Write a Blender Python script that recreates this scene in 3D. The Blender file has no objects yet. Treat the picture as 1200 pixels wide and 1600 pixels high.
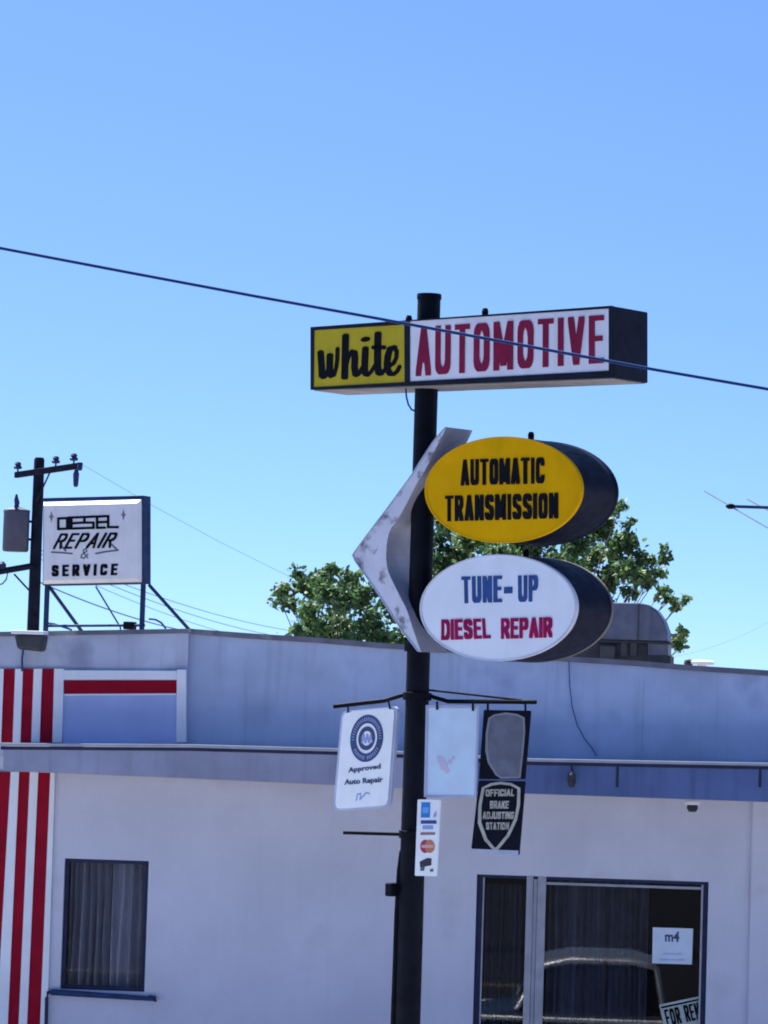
import bpy, bmesh, math, random
from mathutils import Vector, Matrix
R = math.radians
rnd = random.Random(7)
scene = bpy.context.scene
COL = scene.collection

# ------------------------------------------------------------------ camera, sky, sun, exposure
F_PX = 5000.0                       # focal length in photo pixels (photo is 1200 x 1600)
HOR, ROLL = 1080.0, R(1.75)
CAM = Vector((0, 0, 4.15))         # taken from a little below roof height
pitch = math.atan((HOR - 800) / F_PX)
FWD = Vector((0, math.cos(pitch), math.sin(pitch)))
R0 = Vector((1, 0, 0)); U0 = Vector((0, -math.sin(pitch), math.cos(pitch)))
RT = math.cos(ROLL) * R0 + math.sin(ROLL) * U0
UP = math.cos(ROLL) * U0 - math.sin(ROLL) * R0
cd = bpy.data.cameras.new("camera"); cam = bpy.data.objects.new("camera", cd); COL.objects.link(cam)
cd.sensor_fit = 'HORIZONTAL'; cd.sensor_width = 36.0; cd.lens = 36.0 * F_PX / 1200.0
cd.clip_start = 0.1; cd.clip_end = 5000
mw = Matrix((RT, UP, -FWD)).transposed().to_4x4(); mw.translation = CAM
cam.matrix_world = mw
scene.camera = cam

SUN_EL, SUN_AZ = R(56), R(-38)      # azimuth clockwise from +Y: the sun stands behind the shop, to the left
world = bpy.data.worlds.new("World"); scene.world = world; world.use_nodes = True
nt = world.node_tree; bg = nt.nodes['Background']
sky = nt.nodes.new('ShaderNodeTexSky'); sky.sky_type = 'NISHITA'; sky.sun_disc = False
sky.sun_elevation = SUN_EL; sky.sun_rotation = SUN_AZ
sky.air_density = 1.0; sky.dust_density = 0.3; sky.ozone_density = 2.6
tint = nt.nodes.new('ShaderNodeMix'); tint.data_type = 'RGBA'; tint.blend_type = 'MULTIPLY'
tint.inputs['Factor'].default_value = 1.0; tint.inputs['B'].default_value = (0.73, 0.925, 1.24, 1)
geo = nt.nodes.new('ShaderNodeTexCoord'); up_ = nt.nodes.new('ShaderNodeVectorMath'); up_.operation = 'MULTIPLY_ADD'
up_.inputs[1].default_value = (1, 1, 1.7); up_.inputs[2].default_value = (0, 0, 0.07); nrm_ = nt.nodes.new('ShaderNodeVectorMath'); nrm_.operation = 'NORMALIZE'
nt.links.new(geo.outputs['Generated'], up_.inputs[0]); nt.links.new(up_.outputs[0], nrm_.inputs[0]); nt.links.new(nrm_.outputs[0], sky.inputs['Vector'])
nt.links.new(sky.outputs[0], tint.inputs['A']); nt.links.new(tint.outputs['Result'], bg.inputs[0])
bg.inputs[1].default_value = 0.0605
sl = bpy.data.lights.new("sun", 'SUN'); so = bpy.data.objects.new("sun", sl); COL.objects.link(so)
sl.energy = 5.0; sl.angle = R(0.5); sl.color = (1.0, 0.97, 0.92)
sdir = Vector((math.sin(SUN_AZ) * math.cos(SUN_EL), math.cos(SUN_AZ) * math.cos(SUN_EL), math.sin(SUN_EL)))
so.rotation_euler = sdir.to_track_quat('Z', 'Y').to_euler(); so.location = (0, 0, 60)
vs = scene.view_settings
vs.view_transform = 'Standard'; vs.look = 'None'; vs.gamma = 1.0; vs.use_curve_mapping = False
vs.exposure = 1.32
scene.cycles.filter_width = 1.9

# ------------------------------------------------------------------ helpers
def ray(px, py):
    return FWD + RT * ((px - 600) / F_PX) + UP * ((800 - py) / F_PX)
def at(px, py, dist):
    """world point on the ray of a photo pixel, at the given depth along +Y"""
    d = ray(px, py); return CAM + d * (dist / d.y)

class Frame:
    """upright local frame: x along the face, y backwards (away from the viewer), z up"""
    def __init__(s, origin, ang):
        s.o = Vector(origin); s.ang = ang
        s.e = Vector((math.cos(ang), math.sin(ang), 0)); s.b = Vector((-math.sin(ang), math.cos(ang), 0))
    def px(s, px, py, y=0.0):
        d = ray(px, py); t = (y - (CAM - s.o).dot(s.b)) / d.dot(s.b)
        q = CAM + d * t - s.o
        return (q.dot(s.e), q.z)
    def loc(s, p):
        q = Vector(p) - s.o
        return Vector((q.dot(s.e), q.dot(s.b), q.z))
    def wor(s, x, y, z):
        return s.o + s.e * x + s.b * y + Vector((0, 0, z))

def hull(pts):
    pts = sorted(set((round(a, 6), round(b, 6)) for a, b in pts))
    def half(ps):
        h = []
        for p in ps:
            while len(h) > 1 and (h[-1][0]-h[-2][0])*(p[1]-h[-2][1]) - (h[-1][1]-h[-2][1])*(p[0]-h[-2][0]) <= 0: h.pop()
            h.append(p)
        return h
    a = half(pts); b = half(pts[::-1]); return a[:-1] + b[:-1]

class MB:
    def __init__(s): s.v = []; s.f = []; s.m = []
    def face(s, pts, mi=0):
        n = len(s.v); s.v += [tuple(p) for p in pts]; s.f.append(tuple(range(n, n + len(pts)))); s.m.append(mi); return s
    def poly(s, pts, fs, mi=0):
        n = len(s.v); s.v += [tuple(p) for p in pts]
        for f in fs: s.f.append(tuple(n + i for i in f)); s.m.append(mi)
        return s
    def box(s, x0, x1, y0, y1, z0, z1, mi=0):
        P = [(x, y, z) for x in (x0, x1) for y in (y0, y1) for z in (z0, z1)]
        return s.poly(P, [(0,1,3,2),(4,6,7,5),(0,4,5,1),(2,3,7,6),(0,2,6,4),(1,5,7,3)], mi)
    def prism(s, xz, y0, y1, mi=0, side=None):
        """outline in x,z extruded from y0 (front) to y1 (back)"""
        n = len(xz); P = [(x, y0, z) for x, z in xz] + [(x, y1, z) for x, z in xz]
        k = len(s.v); s.v += P
        s.f.append(tuple(k + i for i in range(n))); s.m.append(mi)
        s.f.append(tuple(k + n + i for i in reversed(range(n)))); s.m.append(mi if side is None else side)
        for i in range(n):
            j = (i + 1) % n; s.f.append((k+i, k+n+i, k+n+j, k+j)); s.m.append(mi if side is None else side)
        return s
    def tube(s, pts, r, n=8, mi=0, r1=None):
        pts = [Vector(p) for p in pts]; rings = []; k0 = len(s.v)
        for i, p in enumerate(pts):
            a = pts[max(i-1, 0)]; b = pts[min(i+1, len(pts)-1)]; d = (b - a).normalized()
            u = d.cross(Vector((0, 0, 1)) if abs(d.z) < .95 else Vector((1, 0, 0))).normalized(); w = d.cross(u)
            rr = r if r1 is None else r + (r1 - r) * i / (len(pts) - 1)
            for k in range(n):
                t = 2 * math.pi * k / n; s.v.append(tuple(p + u * (rr * math.cos(t)) + w * (rr * math.sin(t))))
        for i in range(len(pts) - 1):
            for k in range(n):
                a = k0 + i*n + k; b = k0 + i*n + (k+1) % n; s.f.append((a, b, b+n, a+n)); s.m.append(mi)
        s.f.append(tuple(k0 + k for k in reversed(range(n)))); s.m.append(mi)
        s.f.append(tuple(k0 + (len(pts)-1)*n + k for k in range(n))); s.m.append(mi)
        return s
    def lathe(s, prof, c=(0, 0, 0), n=20, axis='z', mi=0):
        k0 = len(s.v)
        for r, h in prof:
            for k in range(n):
                t = 2*math.pi*k/n; a, b = r*math.cos(t), r*math.sin(t)
                s.v.append({'z': (c[0]+a, c[1]+b, c[2]+h), 'x': (c[0]+h, c[1]+a, c[2]+b), 'y': (c[0]+a, c[1]+h, c[2]+b)}[axis])
        for i in range(len(prof)-1):
            for k in range(n):
                a = k0+i*n+k; b = k0+i*n+(k+1) % n; s.f.append((a, b, b+n, a+n)); s.m.append(mi)
        s.f.append(tuple(k0+k for k in reversed(range(n)))); s.m.append(mi)
        s.f.append(tuple(k0+(len(prof)-1)*n+k for k in range(n))); s.m.append(mi)
        return s
    def build(s, name, mats, parent=None, smooth=False, bevel=0, seg=2):
        me = bpy.data.meshes.new(name); me.from_pydata(s.v, [], s.f)
        if not isinstance(mats, (list, tuple)): mats = [mats]
        for m in mats: me.materials.append(m)
        me.polygons.foreach_set('material_index', s.m)
        bm = bmesh.new(); bm.from_mesh(me); bmesh.ops.recalc_face_normals(bm, faces=bm.faces); bm.to_mesh(me); bm.free()
        o = bpy.data.objects.new(name, me); COL.objects.link(o)
        if parent: o.parent = parent
        if smooth:
            for p in me.polygons: p.use_smooth = True
            try: me.set_sharp_from_angle(angle=R(38))
            except Exception: pass
        if bevel:
            b = o.modifiers.new('bevel', 'BEVEL'); b.width = bevel; b.segments = seg; b.limit_method = 'ANGLE'; b.angle_limit = R(40)
        return o

def tag(o, label=None, cat=None, group=None, kind=None):
    for k, v in (('label', label), ('category', cat), ('group', group), ('kind', kind)):
        if v: o[k] = v
    return o
def thing(name, fr, label, cat, group=None, shift=(0, 0, 0)):
    o = bpy.data.objects.new(name, None); COL.objects.link(o)
    o.location = fr.o; o.rotation_euler = (0, 0, fr.ang); o.empty_display_size = .2
    return tag(o, label, cat, group)

# ------------------------------------------------------------------ materials
def M(name, rgb, rough=.6, var=.12, scale=6, bump=0., bscale=60, metal=0., streak=0., stain=None, stain_amt=.55, stain_scale=5, spec=.5, coat=0.):
    m = bpy.data.materials.new(name); m.use_nodes = True; n = m.node_tree.nodes; l = m.node_tree.links
    p = n['Principled BSDF']; p.inputs['Roughness'].default_value = rough; p.inputs['Metallic'].default_value = metal
    p.inputs['Specular IOR Level'].default_value = spec; p.inputs['Coat Weight'].default_value = coat
    tc = n.new('ShaderNodeTexCoord')
    def noise(sc, det=6, mapz=None):
        t = n.new('ShaderNodeTexNoise'); t.inputs['Scale'].default_value = sc; t.inputs['Detail'].default_value = det
        if mapz:
            mp = n.new('ShaderNodeMapping'); mp.inputs['Scale'].default_value = mapz
            l.new(tc.outputs['Object'], mp.inputs['Vector']); l.new(mp.outputs[0], t.inputs['Vector'])
        else: l.new(tc.outputs['Object'], t.inputs['Vector'])
        return t.outputs['Fac']
    def rng(src, a, b, c, d):
        r = n.new('ShaderNodeMapRange'); l.new(src, r.inputs[0])
        for i, v in enumerate((a, b, c, d)): r.inputs[i+1].default_value = v
        return r.outputs[0]
    def mix(a, b, fac, mode='MIX'):
        x = n.new('ShaderNodeMix'); x.data_type = 'RGBA'; x.blend_type = mode
        for sock, v in (('A', a), ('B', b), ('Factor', fac)):
            if hasattr(v, 'is_linked'): l.new(v, x.inputs[sock])
            else: x.inputs[sock].default_value = (*v, 1) if isinstance(v, tuple) else v
        return x.outputs['Result']
    lo = tuple(c * (1 - var) for c in rgb); hi = tuple(min(1, c * (1 + var)) for c in rgb)
    c = mix(lo, hi, rng(noise(scale), .3, .7, 0, 1))
    if streak:
        c = mix(c, tuple(x * .45 for x in rgb), rng(noise(2.2, 8, (5, 5, .35)), .52, .8, 0, streak))
    if stain:
        c = mix(c, stain, rng(noise(stain_scale, 10), stain_amt, stain_amt + .12, 0, 1))
    l.new(c, p.inputs['Base Color'])
    l.new(rng(noise(scale * 2.3), .3, .7, max(.05, rough - .08), min(1, rough + .1)), p.inputs['Roughness'])
    if bump:
        b = n.new('ShaderNodeBump'); b.inputs['Strength'].default_value = bump; b.inputs['Distance'].default_value = .01
        l.new(noise(bscale, 8), b.inputs['Height']); l.new(b.outputs[0], p.inputs['Normal'])
    return m

stucco = M('stucco', (.655, .65, .745), .9, .09, 1.1, .5, 90, streak=.07, spec=.25, stain=(.59, .57, .64), stain_amt=.58, stain_scale=1.1)
parapet_m = M('parapet_paint', (.50, .53, .64), .8, .20, 1.6, .35, 60, streak=.32, stain=(.33, .35, .46), stain_amt=.56, stain_scale=1.7, spec=.25)
parapet_b = M('parapet_blue_paint', (.47, .54, .70), .8, .20, 1.3, .35, 60, streak=.30, stain=(.36, .41, .57), stain_amt=.57, stain_scale=1.3, spec=.25)
coping_m = M('coping_metal', (.16, .16, .20), .7, .25, 5, .2, 40, stain=(.5, .45, .38), stain_amt=.62, stain_scale=2.2)
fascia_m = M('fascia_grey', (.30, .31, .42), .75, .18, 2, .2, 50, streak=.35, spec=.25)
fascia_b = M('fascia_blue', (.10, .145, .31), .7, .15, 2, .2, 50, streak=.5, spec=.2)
flash_m = M('flashing', (.36, .37, .42), .45, .12, 4, .1, 30)
soffit_m = M('soffit', (.42, .38, .35), .85, .12, 2, .3, 60)
white_p = M('white_paint', (.86, .86, .89), .55, .06, 4, .1, 40, streak=.15)
red_p = M('red_paint', (.33, .004, .022), .7, .15, 5, .1, 40, streak=.25, spec=.12)
panel_p = M('panel_paint', (.42, .49, .76), .5, .06, 3, .1, 40, streak=.1)
frame_d = M('dark_frame', (.025, .033, .075), .6, .2, 8, spec=.2)
alu = M('aluminium', (.36, .36, .42), .42, .12, 8, metal=.35, streak=.25)
curtain_m = M('curtain_cloth', (.48, .48, .57), .95, .08, 7, .3, 80)
curtain_d = M('dark_curtain_cloth', (.10, .11, .165), .95, .1, 7, .3, 80)
inside_m = M('dark_interior', (.004, .005, .008), .95, spec=.05)  # near black, paints the darkness of the unlit rooms
roof_m = M('roof_felt', (.22, .21, .2), .95, .2, 1, .4, 40)
pole_m = M('pole_black', (.005, .006, .012), .6, .4, 7, .2, 30, spec=.14)
iron_m = M('black_iron', (.005, .006, .010), .65, .3, 9, spec=.12)
cab_m = M('sign_cabinet', (.007, .009, .022), .55, .4, 6, .1, 30, spec=.16)
cab_under = M('lit_underside_beige', (.30, .27, .25), .7, .2, 5)  # beige paints the warm ground bounce under the dark cabinet
sign_y = M('sign_yellow', (.58, .445, .03), .5, .10, 5, streak=.2, spec=.06)
sign_w = M('sign_white', (.86, .84, .89), .4, .06, 5, streak=.22)
oval_y = M('oval_yellow', (.86, .43, .001), .55, .08, 4, spec=.04, streak=.10)
oval_w = M('oval_white', (.85, .88, .95), .42, .05, 4, streak=.14)
rim_w = M('rim_white', (.62, .62, .70), .5)
rim_b = M('rim_beige', (.16, .145, .13), .6, .2, 5)
black_i = M('black_lettering', (.004, .005, .010), .7, .3, 9, spec=.1)
red_i = M('red_lettering', (.27, .015, .06), .7, .15, 6, spec=.12)
blue_i = M('blue_lettering', (.03, .085, .27), .6, .15, 6, spec=.15)
crim_i = M('crimson_lettering', (.36, .006, .085), .7, .15, 6, spec=.1)
arrow_m = M('arrow_paint', (.66, .66, .74), .6, .1, 4, .3, 40, stain=(.20, .18, .22), stain_amt=.555, stain_scale=9)
arrow_in = M('arrow_inner', (.46, .44, .50), .65, .15, 5, .2, 40, streak=.3)
plate_w = M('plate_white', (.92, .94, .95), .5, .05, 6, streak=.1)
plate_blank = M('faded_plate', (.60, .75, .90), .5, .06, 6, streak=.08)
plate_edge = M('plate_edge', (.42, .46, .62), .5)
navy_i = M('navy_ink', (.035, .06, .16), .6, .2, 20)
lblue_i = M('pale_blue_ink', (.30, .38, .68), .6, .1, 20)
grey_faded = M('faded_grey', (.13, .14, .19), .7, .25, 9, streak=.3)
cream_i = M('cream_ink', (.42, .41, .36), .6, .2, 15)
plate_k = M('plate_black', (.004, .005, .013), .6, .4, 8, spec=.12)
card_b = M('card_blue', (.03, .22, .62), .5); card_db = M('card_dark_blue', (.03, .07, .30), .5)
card_r = M('card_red', (.42, .03, .07), .5); card_o = M('card_orange', (.55, .20, .09), .5); card_k = M('card_black', (.03, .03, .05), .5, .5, 60)
card_g = M('card_green', (.05, .13, .13), .5); card_br = M('card_brown', (.33, .17, .17), .5)
pink_i = M('pink_mark', (.62, .56, .72), .6)
wood_pole = M('creosote_wood', (.012, .014, .028), .85, .4, 4, .5, 40, spec=.15)
trafo_m = M('transformer_grey', (.06, .066, .115), .55, .1, 4)
ceramic = M('insulator', (.02, .035, .10), .5, spec=.2)
galv = M('galvanised', (.11, .125, .19), .5, .25, 5, metal=.3, streak=.5)
hood_dark = M('hood_dark', (.03, .03, .04), .7, .4, 8)
lamp_m = M('lamp_housing', (.045, .045, .05), .6, .25, 8)
blue_steel = M('blue_grey_steel', (.022, .045, .12), .6, .3, 8, spec=.15)
wire_m = M('wire', (.03, .08, .24), .6, spec=.2)
paper = M('paper', (.66, .74, .86), .7, .05, 9)
rent_c = M('rent_card', (.50, .55, .50), .7, .15, 12)
leaf_m = None
trunk_m = M('bark', (.10, .075, .055), .95, .3, 8, .8, 30)
asphalt = M('asphalt', (.035, .035, .04), .95, .2, 2, .6, 120, spec=.04)
concrete = M('concrete', (.36, .34, .31), .9, .12, 1.2, .4, 60, streak=0)
lot_m = M('pale_lot', (.335, .35, .40), .92, .15, .8, .4, 60)
ground_m = M('dry_ground', (.20, .18, .14), .95, .25, .5, .5, 20)
road_w = M('road_paint', (.65, .65, .62), .7, .15, 5)
road_y = M('road_yellow', (.55, .38, .05), .7, .15, 5)
car_body = M('car_body', (.03, .032, .04), .28, .05, 3, coat=.6)
chrome = M('chrome_trim', (.95, .95, .97), .42, .03, 3, metal=1)
tyre_m = M('tyre_rubber', (.02, .02, .02), .85)
lens_m = M('lamp_lens', (.6, .6, .62), .15)

def glass_mat(name, tintc=(.93, .95, .97)):
    m = bpy.data.materials.new(name); m.use_nodes = True; n = m.node_tree.nodes; l = m.node_tree.links
    n.remove(n['Principled BSDF'])
    tr = n.new('ShaderNodeBsdfTransparent'); tr.inputs[0].default_value = (*tintc, 1)
    gl = n.new('ShaderNodeBsdfGlossy'); gl.inputs['Roughness'].default_value = .02
    fr = n.new('ShaderNodeFresnel'); fr.inputs['IOR'].default_value = 1.47
    mx = n.new('ShaderNodeMixShader')
    l.new(fr.outputs[0], mx.inputs[0]); l.new(tr.outputs[0], mx.inputs[1]); l.new(gl.outputs[0], mx.inputs[2])
    l.new(mx.outputs[0], n['Material Output'].inputs[0]); return m
glass = glass_mat('window_glass')

def leaf_material(name, a, b, c):
    m = bpy.data.materials.new(name); m.use_nodes = True; n = m.node_tree.nodes; l = m.node_tree.links
    p = n['Principled BSDF']; p.inputs['Roughness'].default_value = .55
    at_ = n.new('ShaderNodeAttribute'); at_.attribute_name = 'leafvar'
    cr = n.new('ShaderNodeValToRGB'); cr.color_ramp.elements[0].color = (*a, 1); cr.color_ramp.elements[1].color = (*c, 1)
    e = cr.color_ramp.elements.new(.5); e.color = (*b, 1)
    l.new(at_.outputs['Fac'], cr.inputs[0]); l.new(cr.outputs[0], p.inputs['Base Color'])
    tl = n.new('ShaderNodeBsdfTranslucent'); l.new(cr.outputs[0], tl.inputs[0])
    mx = n.new('ShaderNodeMixShader'); mx.inputs[0].default_value = .4
    l.new(p.outputs[0], mx.inputs[1]); l.new(tl.outputs[0], mx.inputs[2]); l.new(mx.outputs[0], n['Material Output'].inputs[0])
    return m
leaf_m = leaf_material('leaves', (.02, .06, .03), (.075, .15, .05), (.20, .30, .09))

# ------------------------------------------------------------------ lettering
def arc(cx, cz, rx, rz, a0, a1, n=7):
    return [(cx + rx*math.cos(R(a0 + (a1-a0)*i/n)), cz + rz*math.sin(R(a0 + (a1-a0)*i/n))) for i in range(n+1)]
GLY = {   # letter: (relative width, strokes in a unit box)
 'A': (1, [[(0,0),(.5,1)],[(.5,1),(1,0)],[(.2,.3),(.8,.3)]]),
 'U': (1, [[(0,1),(0,.22)]+arc(.5,.22,.5,.22,180,360)+[(1,1)]]),
 'T': (.95, [[(0,1),(1,1)],[(.5,1),(.5,0)]]),
 'O': (1, [arc(.5,.75,.5,.25,0,180)+arc(.5,.25,.5,.25,180,360)+[(1,.75)]]),
 'M': (1.35, [[(0,0),(0,1)],[(0,1),(.5,.1)],[(.5,.1),(1,1)],[(1,1),(1,0)]]),
 'I': (.0, [[(.5,0),(.5,1)]]),
 'V': (1, [[(0,1),(.5,0)],[(.5,0),(1,1)]]),
 'E': (.85, [[(0,0),(0,1)],[(0,1),(1,1)],[(0,.52),(.85,.52)],[(0,0),(1,0)]]),
 'F': (.85, [[(0,0),(0,1)],[(0,1),(1,1)],[(0,.5),(.85,.5)]]),
 'L': (.8, [[(0,1),(0,0)],[(0,0),(1,0)]]),
 'R': (1, [[(0,0),(0,1)],[(0,1),(.6,1)]+arc(.6,.75,.4,.25,90,-90)+[(0,.5)],[(.5,.5),(1,0)]]),
 'P': (1, [[(0,0),(0,1)],[(0,1),(.6,1)]+arc(.6,.74,.4,.26,90,-90)+[(0,.48)]]),
 'B': (1, [[(0,0),(0,1)],[(0,1),(.6,1)]+arc(.6,.76,.35,.24,90,-90)+[(0,.52)],[(.6,.52)]+arc(.6,.26,.4,.26,90,-90)+[(0,0)]]),
 'K': (1, [[(0,0),(0,1)],[(0,.4),(1,1)],[(.3,.6),(1,0)]]),
 'J': (.8, [[(1,1),(1,.2)]+arc(.5,.2,.5,.2,0,-180)]),
 'G': (1, [arc(.5,.75,.5,.25,20,180)+arc(.5,.25,.5,.25,180,360)+[(1,.45),(.6,.45)]]),
 'N': (1, [[(0,0),(0,1)],[(0,1),(1,0)],[(1,0),(1,1)]]),
 'D': (1, [[(0,0),(0,1)],[(0,1),(.55,1)]+arc(.55,.7,.45,.3,90,0)+arc(.55,.3,.45,.3,0,-90)+[(0,0)]]),
 'C': (1, [arc(.5,.74,.5,.26,5,180)+arc(.5,.26,.5,.26,180,355)]),
 'S': (1, [arc(.5,.755,.5,.245,10,250,8)+arc(.5,.255,.5,.255,70,-170,8)]),
 '-': (.5, [[(0,.5),(1,.5)]]),
 ' ': (.45, []),
}
def pen_shape(rx, rz, rnd_=False, n=10):
    if rnd_: return [(rx*math.cos(2*math.pi*i/n), rz*math.sin(2*math.pi*i/n)) for i in range(n)]
    return [(-rx, -rz), (rx, -rz), (rx, rz), (-rx, rz)]
def strokes_mesh(strokes, qmap, pen, y, th=.003, mb=None):
    """each stroke segment is a thin raised slab on the sign face; qmap: (u,v) -> local x,z"""
    mb = mb or MB(); k = 0
    for st in strokes:
        for a, b in zip(st[:-1], st[1:]):
            h = hull([(p[0]+q[0], p[1]+q[1]) for p in (a, b) for q in pen])
            mb.prism([qmap(*p) for p in h], y - th - .00012 * (k % 40), y + .0005, 0); k += 1
    return mb
def quad_map(c):
    tl, tr, br, bl = c
    def f(u, v):
        x = (1-u)*(1-v)*bl[0] + u*(1-v)*br[0] + u*v*tr[0] + (1-u)*v*tl[0]
        z = (1-u)*(1-v)*bl[1] + u*(1-v)*br[1] + u*v*tr[1] + (1-u)*v*tl[1]
        return (x, z)
    return f
def pxquad(fr, y, *c): return quad_map([fr.px(a, b, y) for a, b in c])
def word(text, qm, y, mat, parent, name='lettering', gw=.30, pen=(.06, .055), gap=.06, th=.004, slab=0, shear=0, round_=False):
    """text in a unit quad: cap height 1, then stretched to the quad's width"""
    strokes = []; x = 0
    for ch in text:
        w, st = GLY[ch]; w *= gw
        for s_ in st:
            strokes.append([(x + pen[0] + u * w + shear * v, pen[1] + v * (1 - 2*pen[1])) for u, v in s_])
        if slab:
            if ch in 'AMNR':
                for u in ((0, 1) if ch != 'R' else (0,)):
                    cx = x + pen[0] + u * w; strokes.append([(cx - slab, pen[1]*.6), (cx + slab, pen[1]*.6)])
            if ch in 'TP':
                cx = x + pen[0] + (.5 * w if ch != 'P' else 0); strokes.append([(cx - slab, pen[1]*.6), (cx + slab, pen[1]*.6)])
        x += w + 2 * pen[0] + gap
    W = x - gap + shear
    ps = [(a / W, b) for a, b in pen_shape(pen[0], pen[1], round_)]
    st2 = [[(a / W, b) for a, b in s_] for s_ in strokes]
    return strokes_mesh(st2, qm, ps, y, th).build(name, mat, parent)
def type_text(text, qm, y, mat, parent, name='lettering', bold=0., shear=0.):
    """small print: built-in type laid flat on the face"""
    c = bpy.data.curves.new('txt', 'FONT'); c.body = text; c.offset = bold; c.shear = shear; c.resolution_u = 2
    o = bpy.data.objects.new('txt', c); COL.objects.link(o)
    dg = bpy.context.evaluated_depsgraph_get(); me = bpy.data.meshes.new_from_object(o.evaluated_get(dg))
    bpy.data.objects.remove(o); bpy.data.curves.remove(c)
    xs = [v.co.x for v in me.vertices]; ys = [v.co.y for v in me.vertices]
    x0, x1, y0, y1 = min(xs), max(xs), min(ys), max(ys)
    for v in me.vertices:
        a, b = qm((v.co.x-x0)/(x1-x0), (v.co.y-y0)/(y1-y0)); v.co = (a, y, b)
    me.name = name; me.materials.append(mat)
    ob = bpy.data.objects.new(name, me); COL.objects.link(ob); ob.parent = parent
    return ob

# ------------------------------------------------------------------ frames
BO = at(600, 1455, 29.0); BO.z = 0
B = Frame(BO, R(-3))                # shop front, nearly square to the view
PO = at(641, 1455, 24.0); PO.z = 0
PSI = R(-42)
S = Frame(PO, PSI)                  # sign pole frame: right end of the signs comes towards the camera

# ------------------------------------------------------------------ the setting
def sheet(name, x0, x1, y0, y1, z, m, kind='structure', fr=None):
    o = MB().face([(x0, y0, z), (x1, y0, z), (x1, y1, z), (x0, y1, z)]).build(name, m)
    if fr: o.location = fr.o; o.rotation_euler = (0, 0, fr.ang)
    return tag(o, kind=kind)
sheet('ground', -900, 900, -900, 1500, -.16, ground_m)
sheet('road', -300, 300, -24.5, -12.5, -.13, asphalt, fr=B)
sheet('dark_mirror_ground', -90, 90, -75, -27.5, -.13, asphalt, fr=B)  # unseen dark sheet, added to keep the storefront reflection dark
tag(MB().box(-120, 120, -12.3, 22, -.15, .0).build('forecourt', lot_m), kind='structure')
fc = bpy.data.objects['forecourt']; fc.location = B.o; fc.rotation_euler = (0, 0, B.ang)
k = MB().box(-120, 120, -12.5, -12.3, -.15, .012).build('kerb', concrete, bevel=.02); tag(k, kind='structure'); k.location = B.o; k.rotation_euler = (0, 0, B.ang)
k = MB().box(-120, 120, -27.5, -24.5, -.15, .0).build('pavement', asphalt, bevel=.02); tag(k, kind='structure'); k.location = B.o; k.rotation_euler = (0, 0, B.ang)
mk = MB()
for i in range(-40, 41): mk.face([(i*6-1.5, -18.55, -.126), (i*6+1.5, -18.55, -.126), (i*6+1.5, -18.43, -.126), (i*6-1.5, -18.43, -.126)])
mk = mk.build('road_marking', road_y); tag(mk, kind='structure'); mk.location = B.o; mk.rotation_euler = (0, 0, B.ang)

# ------------------------------------------------------------------ the shop
shop = thing('repair_shop_building', B, 'low flat roofed grey stucco workshop with parapet and long canopy', 'building')
bx = lambda px, py, y=0.: B.px(px, py, y)
XL, XR = -14.0, 13.0
CY = -0.9                            # canopy front
zc0 = bx(520, 1200, CY)[1]
ztop_wall = bx(600, 1200, 0)[1]
def wall_holes(x0, x1, z0, z1, holes, yf, depth, mb):
    xs = sorted({x0, x1, *[h[0] for h in holes], *[h[1] for h in holes]}); zs = sorted({z0, z1, *[h[2] for h in holes], *[h[3] for h in holes]})
    inside = lambda x, z: any(h[0] < x < h[1] and h[2] < z < h[3] for h in holes)
    for a, b in zip(xs[:-1], xs[1:]):
        for c, d in zip(zs[:-1], zs[1:]):
            if not inside((a+b)/2, (c+d)/2): mb.face([(a, yf, c), (b, yf, c), (b, yf, d), (a, yf, d)])
    for a, b, c, d in holes:
        mb.face([(a, yf, c), (a, yf+depth, c), (a, yf+depth, d), (a, yf, d)]); mb.face([(b, yf, c), (b, yf+depth, c), (b, yf+depth, d), (b, yf, d)])
        mb.face([(a, yf, d), (b, yf, d), (b, yf+depth, d), (a, yf+depth, d)]); mb.face([(a, yf, c), (b, yf, c), (b, yf+depth, c), (a, yf+depth, c)])
w1 = (bx(97, 1450)[0], bx(229, 1450)[0], bx(160, 1548)[1], bx(160, 1343)[1])
w2 = (bx(742, 1480)[0], bx(1105, 1480)[0], .35, bx(925, 1372)[1])
mb = MB(); wall_holes(XL, XR, 0, ztop_wall, [w1, w2], 0, .22, mb)
DEP = 13.0
mb.face([(XL, 0, 0), (XL, DEP, 0), (XL, DEP, ztop_wall), (XL, 0, ztop_wall)]); mb.face([(XR, 0, 0), (XR, DEP, 0), (XR, DEP, ztop_wall), (XR, 0, ztop_wall)])
mb.face([(XL, DEP, 0), (XR, DEP, 0), (XR, DEP, ztop_wall), (XL, DEP, ztop_wall)])
mb.build('wall', stucco, shop)
pil = bx(1172, 1400)[0]
MB().box(pil, pil + 1.6, -.045, 0.0, 0, ztop_wall - .05).build('pilaster', stucco, shop, bevel=.012)
# roof deck
zroof = bx(600, 1060)[1] - .0
MB().box(XL + .2, XR - .2, .25, DEP - .2, zroof - .25, zroof).build('roof', roof_m, shop)
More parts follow.
